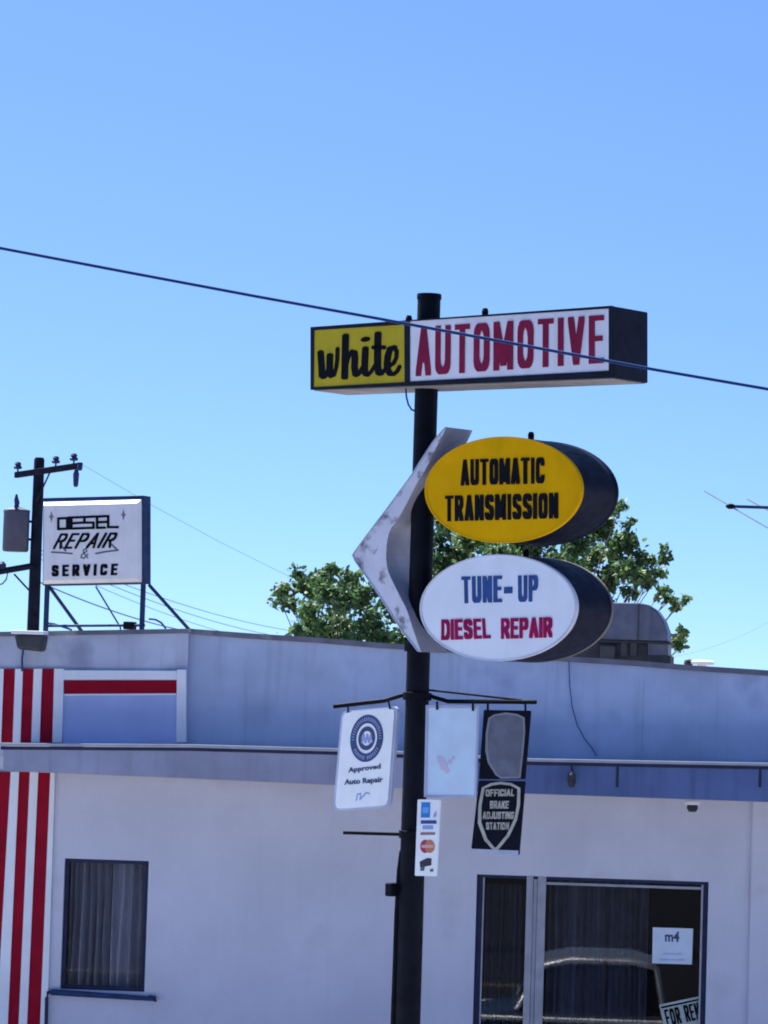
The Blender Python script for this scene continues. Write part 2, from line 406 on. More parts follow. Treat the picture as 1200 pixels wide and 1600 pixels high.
# parapet: two lengths, top edge slopes as on the photo
pa = bx(300, 986, 0); pb = bx(1200, 1051, 0); slope = (pb[1]-pa[1])/(pb[0]-pa[0])
xs_split = bx(292, 1100, 0)[0]
zend = pb[1] + slope * (XR - pb[0])
zbot = ztop_wall - .004
MB().prism([(xs_split, zbot), (XR, zbot), (XR, zend), (pb[0], pb[1]), (pa[0], pa[1]), (xs_split, pa[1]+.002)], .0, .22).build('parapet', parapet_b, shop)
pl0 = bx(0, 991, -.05)
MB().prism([(XL, zbot + .01), (xs_split, zbot + .01), (xs_split, bx(292, 986, -.05)[1]), pl0, (XL, pl0[1] - .12)], -.05, .22).build('parapet', parapet_m, shop)
mb = MB()
for (xa, za), (xb_, zb_) in (((pa[0], pa[1]), (XR, zend)),):
    N = 26
    pts = [(xa + (xb_-xa)*i/N, za + (zb_-za)*i/N + rnd.uniform(-.006, .006)) for i in range(N+1)]
    mb.prism([(x, z - .028) for x, z in pts] + [(x, z + .022) for x, z in reversed(pts)], -.03, .25)
pts = [(XL, pl0[1] - .12), pl0, (xs_split, bx(292, 986, -.05)[1]), (pa[0], pa[1])]
mb.prism([(x, z - .02) for x, z in pts] + [(x, z + .022) for x, z in reversed(pts)], -.08, .26)
mb.build('coping', coping_m, shop)
# side and rear parapets
MB().box(XL, XL + .2, .26, DEP, zbot, pl0[1] - .15).build('parapet', parapet_m, shop); MB().box(XR - .2, XR, .26, DEP, zbot, zend - .02).build('parapet', parapet_m, shop)
# seams and drip line low on the right parapet
for px in (385, 760, 1005):
    x = bx(px, 1100)[0]; z1 = bx(px, 1040)[1] if px > 700 else bx(px, 1010)[1]
    MB().box(x - .003, x + .003, -.003, .002, zbot + .1, z1).build('panel_joint', parapet_m, shop)
# canopy
cl = [bx(5, 1166, CY), bx(300, 1168, CY), bx(520, 1174, CY), bx(640, 1179, CY)]
clb = [bx(5, 1204, CY), bx(300, 1216, CY), bx(520, 1226, CY), bx(640, 1231, CY)]
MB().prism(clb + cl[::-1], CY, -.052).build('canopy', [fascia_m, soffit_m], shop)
cr = [bx(640, 1179.2, CY), bx(830, 1190, CY), bx(1200, 1197, CY)]; crb = [bx(640, 1231.2, CY), bx(830, 1240, CY), bx(1200, 1253, CY)]
dx = XR - .5 - cr[-1][0]
ex = lambda p: (p[-1][0] + dx, p[-1][1] + dx * (p[-1][1]-p[1][1]) / (p[-1][0]-p[1][0]) * .6)
cr.append(ex(cr)); crb.append(ex(crb))
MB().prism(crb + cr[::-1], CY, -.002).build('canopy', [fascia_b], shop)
mb = MB()
tl = [(cl[0][0] - .02, cl[0][1])] + cl[1:-1] + cr
mb.prism([(x, z + .002) for x, z in tl] + [(x, z + .026) for x, z in tl[::-1]], CY - .018, CY + .07)
mb.build('flashing', flash_m, shop)
mb = MB()
mb.prism([(x, z - .03) for x, z in tl] + [(x, z - .002) for x, z in tl[::-1]], CY - .008, CY + .02)
mb.build('drip_edge', frame_d, shop)
mb = MB()
for pts in (clb, crb):
    mb.prism([(x, z - .004) for x, z in pts] + [(x, z + .0) for x, z in pts[::-1]], CY + .03, -.06)
mb.build('soffit', soffit_m, shop)
for px, pw in ((965, 5), (1188, 5)):
    a = bx(px, 1200, CY); MB().box(a[0]-.012, a[0]+.012, CY-.006, CY, bx(px, 1230, CY)[1], bx(px, 1197, CY)[1]).build('joint_cover', frame_d, shop)
mb = MB(); a = bx(893, 1198, CY); b = bx(893, 1216, CY); mb.tube([(a[0], CY-.01, a[1]), (a[0]+.012, CY-.05, (a[1]+b[1])/2), (a[0], CY-.05, b[1])], .009)
mb.lathe([(.012, .06), (.034, .03), (.036, -.03), (.022, -.075), (.01, -.08)], (b[0], CY - .06, b[1]), 10)
tag(mb.build('broken_lamp', hood_dark), 'small dark broken lamp holder dangling on the blue canopy front', 'lamp')
o = bpy.data.objects['broken_lamp']; o.location = B.o; o.rotation_euler = (0, 0, B.ang)
# little soffit lamp by the right end
sl_t = thing('soffit_lamp', B, 'small white lamp with dark lens under the canopy right end', 'lamp')
a = bx(1082, 1256, -.5)
MB().lathe([(.07, .0), (.075, -.02), (.06, -.038)], (a[0], -.5, a[1] + .03), 16).build('housing', white_p, sl_t, True)
MB().lathe([(.045, 0), (.05, -.03), (.032, -.06)], (a[0], -.5, a[1] - .01), 14).build('lens', hood_dark, sl_t, True)

# stripes on the pylon bay: upper and lower boards
def stripes(name, xs_top, ytop, xs_bot, ybot, y, first_white=True):
    """vertical painted strips of unequal tilt between two photo rows"""
    w_, r_ = MB(), MB()
    for i in range(len(xs_top) - 1):
        white = (i % 2 == 0) == first_white
        q = [bx(xs_bot[i], ybot, y), bx(xs_bot[i+1], ybot, y), bx(xs_top[i+1], ytop, y), bx(xs_top[i], ytop, y)]
        (w_ if white else r_).prism(q, y - (.012 if white else 0.), y + .02)
    w_.build('white_stripe', white_p, shop); r_.build('red_stripe', red_p, shop)
stripes('s', [-76, -62, -49, -34, -21, -6, 6, 24, 36, 53, 66, 85, 100], 1045, [-81, -67, -54, -39, -26, -11, 2, 20, 32, 49, 62, 82, 97], 1160, -.075, False)
stripes('s', [-85, -71, -58, -43, -31, -15, -3, 17, 30, 47, 60, 79, 86], 1206, [-114, -98, -86, -70, -58, -42, -29, -12, 7, 24, 37, 58, 70], 1720, -.03, False)
# framed panel with a red band above the canopy
fp = MB()
P = lambda px, py: bx(px, py, -.09)
fp.prism([P(99, 1062), P(276, 1062), P(276, 1048), P(99, 1047)], -.09, -.05)
fp.prism([P(275.5, 1160), P(291, 1160), P(291, 1046), P(276.3, 1046)], -.095, -.05)
fp.build('panel_trim', white_p, shop, bevel=.004)
MB().prism([bx(100, 1084, -.07), bx(276, 1083, -.07), bx(276, 1063, -.07), bx(100, 1063, -.07)], -.072, -.05).build('red_band', red_p, shop)
MB().prism([bx(98, 1162, -.07), bx(277, 1162, -.07), bx(277, 1060, -.07), bx(98, 1060, -.07)], -.0655, -.045).build('blue_panel', panel_p, shop)
MB().prism([bx(100, 1087, -.07), bx(275, 1086, -.07), bx(275, 1083.5, -.07), bx(100, 1084.5, -.07)], -.071, -.05).build('panel_trim', white_p, shop)
# left window
def curtain(x0, x1, z0, z1, y, amp, nf, m, parent, seed, split=None):
    """gathered cloth: rounded ridges towards the glass with deep dark valleys between them"""
    r_ = random.Random(seed); N = 260; mb = MB(); rows = 9
    cs, u = [], -.02
    while u < 1.05:
        g = r_.uniform(.6, 1.5) / nf; cs.append((u + g*.5, g*r_.uniform(.18, .36), r_.uniform(.35, 1.1), r_.uniform(-.03, .03), r_.uniform(-.02, .02))); u += g
    for i in range(N + 1):
        u = i / N
        for j in range(rows):
            v = j / (rows - 1)
            d = max(a * math.exp(-((u - c - dr*(1-v) - wv*math.sin(5*v + c*20)) / (w*(1 + .25*(1-v))))**2) for c, w, a, dr, wv in cs)
            if split and abs(u - split) < .012: d = -.3
            mb.v.append((x0 + (x1-x0)*u, y - amp*d*(.75 + .25*(1-v)), z0 + (z1-z0)*v))
    for i in range(N):
        for j in range(rows - 1):
            a = i*rows + j; mb.f.append((a, a+rows, a+rows+1, a+1)); mb.m.append(0)
    return mb.build('curtain', m, parent, True)
win = MB(); x0, x1, z0, z1 = w1; ft = .035
win.box(x0, x0+ft, .05, .10, z0, z1); win.box(x1-ft, x1, .05, .10, z0, z1); win.box(x0+ft, x1-ft, .05, .10, z1-ft, z1); win.box(x0+ft, x1-ft, .05, .10, z0, z0+ft)
wf = win.build('window', frame_d, shop, bevel=.004)
MB().box(x0+ft, x1-ft, .072, .078, z0+ft, z1-ft).build('pane', glass, wf)
curtain(x0+.02, x1-.02, z0+.01, z1-.04, .38, .26, 11, curtain_m, wf, 3, .53)
MB().box(x0-.1, x1+.1, .7, 1.4, z0-.15, z1+.15).build('dark_room_backing', inside_m, wf)  # black block stands in for the unlit room behind the curtain
p0 = bx(80, 1551, -.05); p1 = bx(240, 1561, -.05)
si = MB().prism([(p0[0], p0[1]-.022), (p1[0], p1[1]-.018), (p1[0], p1[1]+.018), (p0[0], p0[1]+.03)], -.075, .05).build('sill', blue_steel, wf, bevel=.006)
# storefront window
x0, x1, z0, z1 = w2
xm0, xm1 = bx(820, 1480)[0], bx(849, 1480)[0]
sf = MB(); sf.box(x0, x0+.055, .04, .12, z0, z1); sf.box(x1-.045, x1, .04, .12, z0, z1); sf.box(x0+.055, x1-.045, .04, .12, z1-.03, z1); sf.box(x0+.055, x1-.045, .04, .12, z0, z0+.06)
sw = sf.build('storefront_window', frame_d, shop, bevel=.005)
mm = MB(); mm.box(xm0, xm0+.06, .03, .13, z0, z1-.002); mm.box(xm0+.06, xm0+.10, .05, .12, z0, z1-.002); mm.box(xm0+.10, xm1+.01, .035, .125, z0, z1-.002); mm.build('mullion', alu, sw, bevel=.006)
zb = bx(975, 1384, .06)[1]
MB().box(xm1+.012, x1-.05, .045, .11, zb-.012, zb+.012).build('transom_bar', alu, sw, bevel=.003)
MB().box(x1-.062, x1-.046, .03, .12, z0, z1-.03).build('edge_trim', alu, sw)
MB().box(x0+.056, x0+.07, .05, .11, z0, z1-.03).build('edge_trim', alu, sw)
MB().box(x0+.056, xm0, .082, .088, z0+.06, z1-.03).build('pane', glass, sw)
MB().box(xm1+.011, x1-.063, .082, .088, z0+.06, z1-.03).build('pane', glass, sw)
curtain(x0+.07, xm0-.01, z0+.03, z1-.1, .36, .17, 7, curtain_d, sw, 11)
curtain(xm1+.03, bx(1012, 1480, .3)[0], z0+.03, z1-.05, .36, .17, 14, curtain_d, sw, 21)
MB().box(x0-.2, x1+.2, .6, 2.2, z0-.2, z1+.2).build('dark_room_backing', inside_m, sw)  # black block painted as the darkness behind the storefront glass
# paper notice and rent card stuck inside the glass
nf = thing('paper_notice', B, 'square white paper notice with small blue print inside the storefront glass', 'notice')
yn = .079
q = [B.px(a, b, yn) for a, b in ((1020, 1449), (1083, 1451), (1081, 1507), (1019, 1505))]
MB().prism(q, yn - .002, yn + .001).build('sheet', paper, nf)
type_text('m4', pxquad(B, yn, (1039, 1455), (1062, 1455), (1061, 1472), (1039, 1471)), yn - .004, navy_i, nf, 'heading', bold=.03)
for a, b, c in ((1036, 1066, 1488), (1031, 1070, 1497)):
    type_text('notice to public' , pxquad(B, yn, (a, c), (b, c+.5), (b, c+5), (a, c+4.5)), yn - .004, lblue_i, nf, 'small_print', bold=.015)
rf = thing('rent_sign', B, 'tilted pale FOR RENT card with dark letters low in the storefront glass', 'sign')
yr = .078
P2 = lambda px, py: B.px(px, py, yr)
rx = Vector((1095-1030, 1556-1572)); 
q = [(1030, 1570), (1096, 1556), (1106, 1600), (1040, 1614)]
MB().prism([P2(*p) for p in q], yr - .002, yr + .003).build('card', rent_c, rf)
MB().prism([P2(*p) for p in ((1033, 1576), (1095, 1562.6), (1094.6, 1559.8), (1032.4, 1573))], yr - .004, yr).build('dark_line', black_i, rf)
word('FOR RENT', pxquad(B, yr, (1037, 1578), (1098, 1564), (1104, 1590), (1043, 1604)), yr - .002, black_i, rf, gw=.34, pen=(.10, .07), gap=.09, th=.003)
# downpipe under the left sill
dp = thing('drain_pipe', B, 'thin dark drain pipe running down beside the red stripes below the window sill', 'pipe')
a = bx(74, 1551, -.04); b = bx(70, 1720, -.04)
MB().tube([(a[0]+.04, -.05, a[1]+.01), (a[0]+.005, -.05, a[1]), (a[0]-.003, -.05, a[1]-.05), (b[0], -.05, b[1])], .016).build('pipe', frame_d, dp, True)
a2 = bx(238, 1557, -.05); MB().tube([(a2[0]-.03, -.06, a2[1]), (a2[0]+.025, -.06, a2[1]-.005), (a2[0]+.03, -.06, a2[1]-.045)], .014).build('pipe_stub', frame_d, dp, True)

# cable drooping over the right parapet
pts = [B.px(a, b, -.02) for a, b in ((889, 1033), (890, 1070), (894, 1105), (902, 1133), (913, 1154), (926, 1170), (932, 1181))]
o = MB().tube([(x, -.035, z) for x, z in pts], .0055, 6).build('drooping_cable', wire_m, None, True); o.location = B.o; o.rotation_euler = (0, 0, B.ang)
tag(o, 'thin black cable drooping down the grey parapet right of the sign pole', 'cable')
# flood lamp on the left parapet
fl = thing('flood_lamp', B, 'stubby grey flood lamp on the parapet above the red and white stripes', 'lamp')
c = B.px(47, 1001, -.28); K = 29 / F_PX
MB().prism([(c[0]-22*K, c[1]+9*K), (c[0]-16*K, c[1]-14*K), (c[0]+22*K, c[1]-17*K), (c[0]+26*K, c[1]+10*K)], -.42, -.16).build('housing', lamp_m, fl, bevel=.03, seg=3)
MB().box(c[0]-26*K, c[0]+25*K, -.44, -.14, c[1]+9.5*K, c[1]+15*K).build('lit_top', white_p, fl, bevel=.008)  # white slab paints the sunlit top of the lamp
MB().box(c[0]+4*K, c[0]+14*K, -.16, -.05, c[1]-8*K, c[1]+2*K).build('bracket', iron_m, fl)
MB().tube([(c[0]-15*K, -.1, c[1]-10*K), (c[0]-17*K, -.09, c[1]-28*K), (c[0]-16*K, -.09, c[1]-48*K)], .01).build('cable', wire_m, fl)

# ------------------------------------------------------------------ the sign pole
pole = thing('sign_pole', S, 'tall black round steel pole carrying all the shop signs', 'pole')
ztop = S.px(668, 465, 0)[1]
MB().lathe([(.097, 0), (.095, 2.5), (.088, 4), (.087, ztop-.02), (.084, ztop)], (0, 0, 0), 28).build('shaft', pole_m, pole, True)
MB().lathe([(.2, 0), (.2, .02), (.11, .025)], (0, 0, 0), 24).build('base_plate', pole_m, pole)
MB().lathe([(.092, 0), (.094, .015), (.092, .04)], (0, 0, ztop - .015), 24).build('cap', iron_m, pole)
V = Frame(PO, 0)                     # unrotated frame at the pole
def vp(px, py, y=0.): x, z = V.px(px, py, y); return V.wor(x, y, z)
def sl_(px, py, y=0.): return S.loc(vp(px, py, y))          # photo pixel on the pole's own depth -> pole frame
a = [sl_(*p) for p in ((628, 1330), (624, 1360), (620, 1430), (617, 1520), (614, 1600), (610, 1720))]
MB().tube(a, .02, 10).build('conduit', iron_m, pole, True)
c = sl_(612, 1390, -.03); MB().box(c.x-.035, c.x+.03, c.y-.04, c.y+.05, c.z-.05, c.z+.05).build('junction_box', iron_m, pole, bevel=.01)
MB().tube([sl_(536, 1301), sl_(624, 1303.5)], .013).build('side_rod', iron_m, pole)
for py in (1012, 1088, 1304): z_ = sl_(650, py).z; MB().lathe([(.095, -.03), (.108, -.028), (.108, .028), (.095, .03)], (0, 0, z_), 24).build('clamp_band', iron_m, pole)
# bracket arms
MB().tube([sl_(521, 1104, .1), sl_(600, 1095, .04), sl_(626, 1087), sl_(650, 1082)], .016).build('bracket_arm', iron_m, pole)
MB().tube([sl_(650, 1082), sl_(670, 1087), sl_(700, 1096, -.08), sl_(838, 1097, -.35)], .016).build('bracket_arm', iron_m, pole)
MB().tube([sl_(668, 1078), sl_(815, 1094, -.30)], .008).build('tie_rod', iron_m, pole)
loopw = [sl_(*p) for p in ((634, 605), (635, 620), (638, 632), (643, 640), (650, 643))]
MB().tube(loopw, .007).build('loop_wire', wire_m, pole, True)

YF = -.215; T = .43
def spx(px, py, y=YF): return S.px(px, py, y)
# long box sign
bs = thing('box_sign', S, 'long illuminated box sign reading white AUTOMOTIVE at the pole top', 'sign')
cabq = [spx(485, 609), spx(955, 590), spx(955, 477.5), spx(485, 511)]
MB().prism(cabq, YF + .012, YF + T).build('cabinet', cab_m, bs, bevel=.008)
inset = lambda q, d: [(q[0][0]+d, q[0][1]-.001), (q[1][0]-d, q[1][1]-.001), (q[1][0]-d, q[1][1]+.004), (q[0][0]+d, q[0][1]+.004)]
MB().prism([(cabq[0][0]+.015, cabq[0][1]-.006), (cabq[1][0]-.015, cabq[1][1]-.006), (cabq[1][0]-.015, cabq[1][1]+.003), (cabq[0][0]+.015, cabq[0][1]+.003)], YF + .03, YF + T - .02).build('lit_underside', cab_under, bs)  # pale slab, the lit bottom of the cabinet put in as colour
def ring(out, inn, y0, y1, m, parent, name):
    mb = MB(); n = len(out)
    for i in range(n):
        j = (i+1) % n; mb.prism([out[i], out[j], inn[j], inn[i]], y0, y1)
    return mb.build(name, m, parent)
yq = [spx(*p) for p in ((489.5, 605), (632, 597), (631.5, 507), (490.5, 516))]
wq = [spx(*p) for p in ((640, 596), (951, 579), (951, 482), (640, 502))]
mid = spx(635.6, 550)[0]
ring([cabq[0], (mid, (cabq[0][1]*.68+cabq[1][1]*.32)), (mid, cabq[3][1]*.68+cabq[2][1]*.32), cabq[3]], yq, YF, YF+.03, cab_m, bs, 'face_frame')
ring([(mid, (cabq[0][1]*.68+cabq[1][1]*.32)), cabq[1], cabq[2], (mid, cabq[3][1]*.68+cabq[2][1]*.32)], wq, YF, YF+.03, cab_m, bs, 'face_frame')
yf = MB().prism(yq, YF+.006, YF+.03).build('yellow_face', sign_y, bs)
wf2 = MB().prism(wq, YF+.006, YF+.03).build('white_face', sign_w, bs)
word('AUTOMOTIVE', pxquad(S, YF, (650, 511), (943, 492), (943, 567), (649, 588)), YF+.006, red_i, wf2, gw=.20, pen=(.053, .055), gap=.085, slab=0)
# brush script "white", coordinates measured on the enlarged photo
def zq(zx, zy):
    u = (zx - 70) / 945; v = ((770 - 55*u) - zy) / 602; return (u, v)
scr = [[(140, 400), (150, 520), (158, 655)], [(160, 665), (190, 660), (218, 590), (238, 440)], [(240, 430), (238, 560), (246, 645)], [(246, 655), (285, 640), (308, 560), (318, 470), (320, 365)],
       [(404, 225), (400, 450), (396, 670)], [(408, 560), (440, 440), (468, 392), (496, 400)], [(496, 400), (502, 470), (498, 560), (512, 640)], [(512, 645), (545, 630), (580, 560)],
       [(612, 360), (606, 480), (604, 620)], [(604, 635), (640, 640), (680, 595), (710, 540)], [(742, 205), (738, 380), (738, 560), (752, 625)], [(752, 632), (785, 625), (818, 570)],
       [(690, 352), (810, 352)], [(838, 560), (900, 520), (930, 460), (934, 395), (905, 350)], [(905, 350), (868, 362), (846, 430), (834, 520), (840, 590), (868, 632)], [(868, 632), (905, 632), (940, 600), (962, 555)]]
thick = [1, .55, 1, .6, 1.05, .55, 1, .55, 1.0, .55, 1.05, .55, .5, .6, 1.0, .6]
ym = quad_map([yq[3], yq[2], yq[1], yq[0]])
mb = MB()
for s_, t_ in zip(scr, thick):
    strokes_mesh([[zq(*p) for p in s_]], ym, pen_shape(.036*t_, .034, True, 12), YF+.006, .004 + .0003*len(mb.f) % .001, mb)
dt = [zq(612 + 50*math.cos(t), 266 + 27*math.sin(t) - 6*math.cos(t)) for t in [i*math.pi/8 for i in range(16)]]
mb.prism([ym(*p) for p in dt], YF+.002, YF+.007)
mb.build('lettering', black_i, yf)
for px, py in ((758, 487), (632, 497)):
    c = spx(px, py, 0 if px > 700 else YF); MB().lathe([(.022, -.03), (.026, 0), (.018, .025)], (c[0], .0 if px > 700 else YF+.05, c[1]), 10).build('mounting_lug', iron_m, bs)

# oval signs
def oval(label, cx, cy, a, b, face_m, words):
    t = thing('oval_sign', S, label, 'sign', 'oval drum signs on the pole')
    tl = -.025
    def ell(k, dx=0):
        out = []
        for i in range(72):
            w = 2*math.pi*i/72; u, v = a*k*math.cos(w), b*k*math.sin(w)
            out.append(spx(cx + u*math.cos(tl) - v*math.sin(tl), cy + u*math.sin(tl) + v*math.cos(tl)))
        return out
    MB().prism(ell(1.0), YF+.02, YF+T).build('drum', cab_m, t, True)
    ring(ell(1.004), ell(.98), YF, YF+.03, rim_w if face_m is oval_w else oval_y, t, 'rim')
    o = ell(1.006); i_ = ell(.99)
    ring(o, i_, YF+T-.02, YF+T+.004, rim_b if face_m is oval_w else cab_m, t, 'rim')
    f = MB().prism(ell(.981), YF+.004, YF+.025).build('face', face_m, t)
    for text, q, m, kw in words:
        word(text, pxquad(S, YF, *q), YF+.004, m, f, **kw)
    c = spx(cx+44, cy-84, 0); MB().lathe([(.02, -.05), (.024, .01), (.016, .03)], (c[0], 0, c[1]), 10).build('mounting_lug', iron_m, t)
    return t
z2 = lambda *q: [(520 + x/2.069, 650 + y/2.069) for x, y in q]
oval('yellow oval drum sign reading AUTOMATIC TRANSMISSION', 785.8, 765.3, 122, 83, oval_y, [
    ('AUTOMATIC', z2((413, 141), (684, 133), (684, 218), (413, 225)), black_i, dict(gw=.22, pen=(.075, .06), gap=.06, slab=0)),
    ('TRANSMISSION', z2((362, 258), (728, 248), (728, 331), (362, 341)), black_i, dict(gw=.22, pen=(.075, .06), gap=.06, slab=0))])
oval('pale white oval drum sign reading TUNE - UP and DIESEL REPAIR', 778, 949.5, 122, 83, oval_w, [
    ('TUNE', z2((415, 519), (546, 516), (546, 602), (417, 606)), blue_i, dict(gw=.21, pen=(.068, .065), gap=.06, slab=0)),
    ('-', z2((553, 553), (580, 552), (580, 573), (553, 574)), blue_i, dict(gw=.5, pen=(.2, .5), gap=.0)),
    ('UP', z2((598, 516), (663, 514), (662, 599), (599, 602)), blue_i, dict(gw=.22, pen=(.068, .065), gap=.06, slab=0)),
    ('DIESEL', z2((350, 658), (506, 654), (510, 719), (350, 725)), crim_i, dict(gw=.36, pen=(.095, .085), gap=.07)),
    ('REPAIR', z2((543, 654), (709, 650), (709, 716), (543, 721)), crim_i, dict(gw=.36, pen=(.095, .085), gap=.07))])

# arrow: a boomerang-shaped drum whose point sweeps left round the pole
ar = thing('arrow_sign', S, 'peeling white boomerang shaped arrow wrapping left round the pole behind the ovals', 'sign')
z8 = lambda pts: [(540 + x/4.105, 650 + y/4.105) for x, y in pts]
outer = z8([(640, 70), (600, 115), (560, 163), (420, 380), (270, 585), (130, 770), (60, 865), (40, 897), (62, 935), (200, 1130), (340, 1350), (400, 1430), (464, 1512)])
inner = z8([(645, 74), (620, 130), (586, 190), (545, 280), (500, 365), (452, 440), (405, 535), (360, 620), (322, 682), (285, 725), (266, 800), (258, 900), (268, 985), (300, 1060), (345, 1150), (390, 1235), (430, 1360), (484, 1514)])
YA = -.165
oq = [spx(x, y, YA) for x, y in outer]; iq = [spx(x, y, YA) for x, y in inner]
def resample(p, n):
    L = [0]
    for a, b in zip(p[:-1], p[1:]): L.append(L[-1] + math.dist(a, b))
    out = []
    for i in range(n):
        t = L[-1]*i/(n-1); k = max(j for j in range(len(L)) if L[j] <= t + 1e-9); k = min(k, len(p)-2)
        u = (t-L[k])/(L[k+1]-L[k]); out.append((p[k][0]+(p[k+1][0]-p[k][0])*u, p[k][1]+(p[k+1][1]-p[k][1])*u))
    return out
n = 40; oq = resample(oq, n); iq = resample(iq, n)
TA = .30
f_ = MB(); s_ = MB()
for i in range(n-1):
    f_.face([(oq[i][0], YA, oq[i][1]), (oq[i+1][0], YA, oq[i+1][1]), (iq[i+1][0], YA, iq[i+1][1]), (iq[i][0], YA, iq[i][1])])
    s_.face([(oq[i][0], YA, oq[i][1]), (oq[i+1][0], YA, oq[i+1][1]), (oq[i+1][0], YA+TA, oq[i+1][1]), (oq[i][0], YA+TA, oq[i][1])])
    s_.face([(iq[i][0], YA, iq[i][1]), (iq[i+1][0], YA, iq[i+1][1]), (iq[i+1][0], YA+TA, iq[i+1][1]), (iq[i][0], YA+TA, iq[i][1])])
    s_.face([(oq[i][0], YA+TA, oq[i][1]), (oq[i+1][0], YA+TA, oq[i+1][1]), (iq[i+1][0], YA+TA, iq[i+1][1]), (iq[i][0], YA+TA, iq[i][1])])
for i in (0, n-1): s_.face([(oq[i][0], YA, oq[i][1]), (iq[i][0], YA, iq[i][1]), (iq[i][0], YA+TA, iq[i][1]), (oq[i][0], YA+TA, oq[i][1])])
f_.build('face', arrow_m, ar); s_.build('side_band', arrow_in, ar)
lip = MB()
for i in range(n-1): lip.prism([oq[i], oq[i+1], (oq[i+1][0]+.012, oq[i+1][1]), (oq[i][0]+.012, oq[i][1])], YA-.006, YA+.004)
lip.build('lip', plate_edge, ar)

# hanging plates ------------------------------------------------------
def round_quad(q, k=.10, n=5):
    out = []
    for i in range(4):
        p, a, b = Vector(q[i]), Vector(q[i-1]), Vector(q[(i+1) % 4])
        L = min((a-p).length, (b-p).length) * k
        s0 = p + (a-p).normalized()*L; s1 = p + (b-p).normalized()*L
        for j in range(n+1):
            t = j/n; out.append(tuple(s0*(1-t)**2 + p*2*t*(1-t) + s1*t*t))
    return out
A = Frame(PO, R(-45))
ap = thing('approved_repair_sign', A, 'white rounded plate with blue round seal reading Approved Auto Repair, hanging left of pole', 'sign')
ya = -.0
aq = [A.px(a, b, ya) for a, b in ((524, 1264), (606, 1258), (617, 1107), (537, 1114))]
aq2 = [A.px(a, b, ya) for a, b in ((519, 1268), (609, 1262), (621, 1103), (533, 1111))]
MB().prism(round_quad(aq2), ya+.004, ya+.03).build('edge_frame', plate_edge, ap)
MB().prism(round_quad(aq), ya-.004, ya+.02).build('plate', plate_w, ap)
z1_ = lambda x, y: A.px(515 + x/7.5, 1080 + y/7.5, ya)
def oval_pts(cx, cy, a, b, sk=-.07, n=40): return [z1_(cx + a*math.cos(2*math.pi*i/n) + sk*(b*math.sin(2*math.pi*i/n)), cy + b*math.sin(2*math.pi*i/n)) for i in range(n)]
cx, cy = 441, 553
ring(oval_pts(cx, cy, 192, 277), oval_pts(cx, cy, 122, 178), ya-.007, ya-.003, navy_i, ap, 'seal_band')
ring(oval_pts(cx, cy, 98, 140), oval_pts(cx, cy, 62, 86), ya-.007, ya-.003, navy_i, ap, 'seal_band')
for a0, a1 in ((32, 84), (96, 149), (176, 364)):
    mb = MB()
    for ang in range(a0, a1, 8):
        u, v = math.cos(R(ang)), math.sin(R(ang))
        p = [z1_(cx + r*192*u - .07*r*277*v + dx, cy + r*277*v + dy) for r, dx, dy in ((.74, -5*v, 5*u), (.90, -5*v, 5*u), (.90, 5*v, -5*u), (.74, 5*v, -5*u))]
        mb.prism(p, ya-.0085, ya-.006)
    mb.build('seal_lettering', lblue_i, ap)
mb = MB()
for dx in (-38, 4, 46):
    strokes_mesh([[z1_(cx+dx-18, cy+48), z1_(cx+dx+2, cy-44)], [z1_(cx+dx+2, cy-44), z1_(cx+dx+18, cy+42)], [z1_(cx+dx-12, cy+12), z1_(cx+dx+12, cy+10)]], lambda a, b: (a, b), pen_shape(.006, .006), ya-.004, .004, mb)
mb.build('seal_monogram', lblue_i, ap)
q1 = lambda *q: quad_map([z1_(*p) for p in q])
type_text('Approved', q1((225, 895), (605, 848), (605, 925), (225, 975)), ya-.008, navy_i, ap, bold=.035)
type_text('Auto Repair', q1((180, 1035), (632, 1000), (632, 1085), (180, 1118)), ya-.008, navy_i, ap, bold=.035)
mb = strokes_mesh([[z1_(320, 1280), z1_(330, 1210), z1_(370, 1200), z1_(360, 1270), z1_(410, 1220), z1_(430, 1190), z1_(470, 1200)]], lambda a, b: (a, b), pen_shape(.004, .004), ya-.004, .003)
mb.build('faint_mark', lblue_i, ap)
for a, b in (((543, 1102), (543, 1114)), ((607, 1095), (609, 1108))):
    p, q = A.px(*a, ya), A.px(*b, ya); MB().tube([(p[0], ya, p[1]), (p[0]+.01, ya, (p[1]+q[1])/2), (q[0], ya, q[1])], .007).build('hook', iron_m, ap)

H = Frame(PO, R(-24))
def plate(label, name, quad, m, y, back=None, hooks=(), rk=.03):
    t = thing(name, H, label, 'sign', 'shield plates hung one above the other' if 'shield' in name else None)
    q = [H.px(a, b, y) for a, b in quad]
    MB().prism(round_quad(q, rk, 3), y-.006, y+.012).build('plate', m, t)
    if hooks:
        for a, b in hooks:
            p, r_ = H.px(*a, y), H.px(*b, y); MB().tube([(p[0], y-.012, p[1]), (p[0], y-.012, (p[1]+r_[1])/2), (r_[0], y-.012, r_[1])], .009).build('hook', iron_m, t)
    return t, q
yb = -.1
bp, q = plate('faded pale blue blank plate with a faint pink mark, hanging right of pole', 'blank_sign', ((663, 1245), (744, 1246), (749, 1103), (666, 1102)), plate_blank, yb, hooks=(((684, 1096), (684, 1109)), ((740, 1096), (740, 1111))))
hb = lambda px, py: H.px(px, py, yb)
ring([hb(*p) for p in ((663, 1245.5), (744.5, 1246.5), (749.5, 1102.5), (666, 1101.5))], [hb(*p) for p in ((668, 1242), (741.5, 1243), (746, 1107), (670, 1106))], yb-.009, yb+.002, plate_edge, bp, 'border')
mb = MB(); 
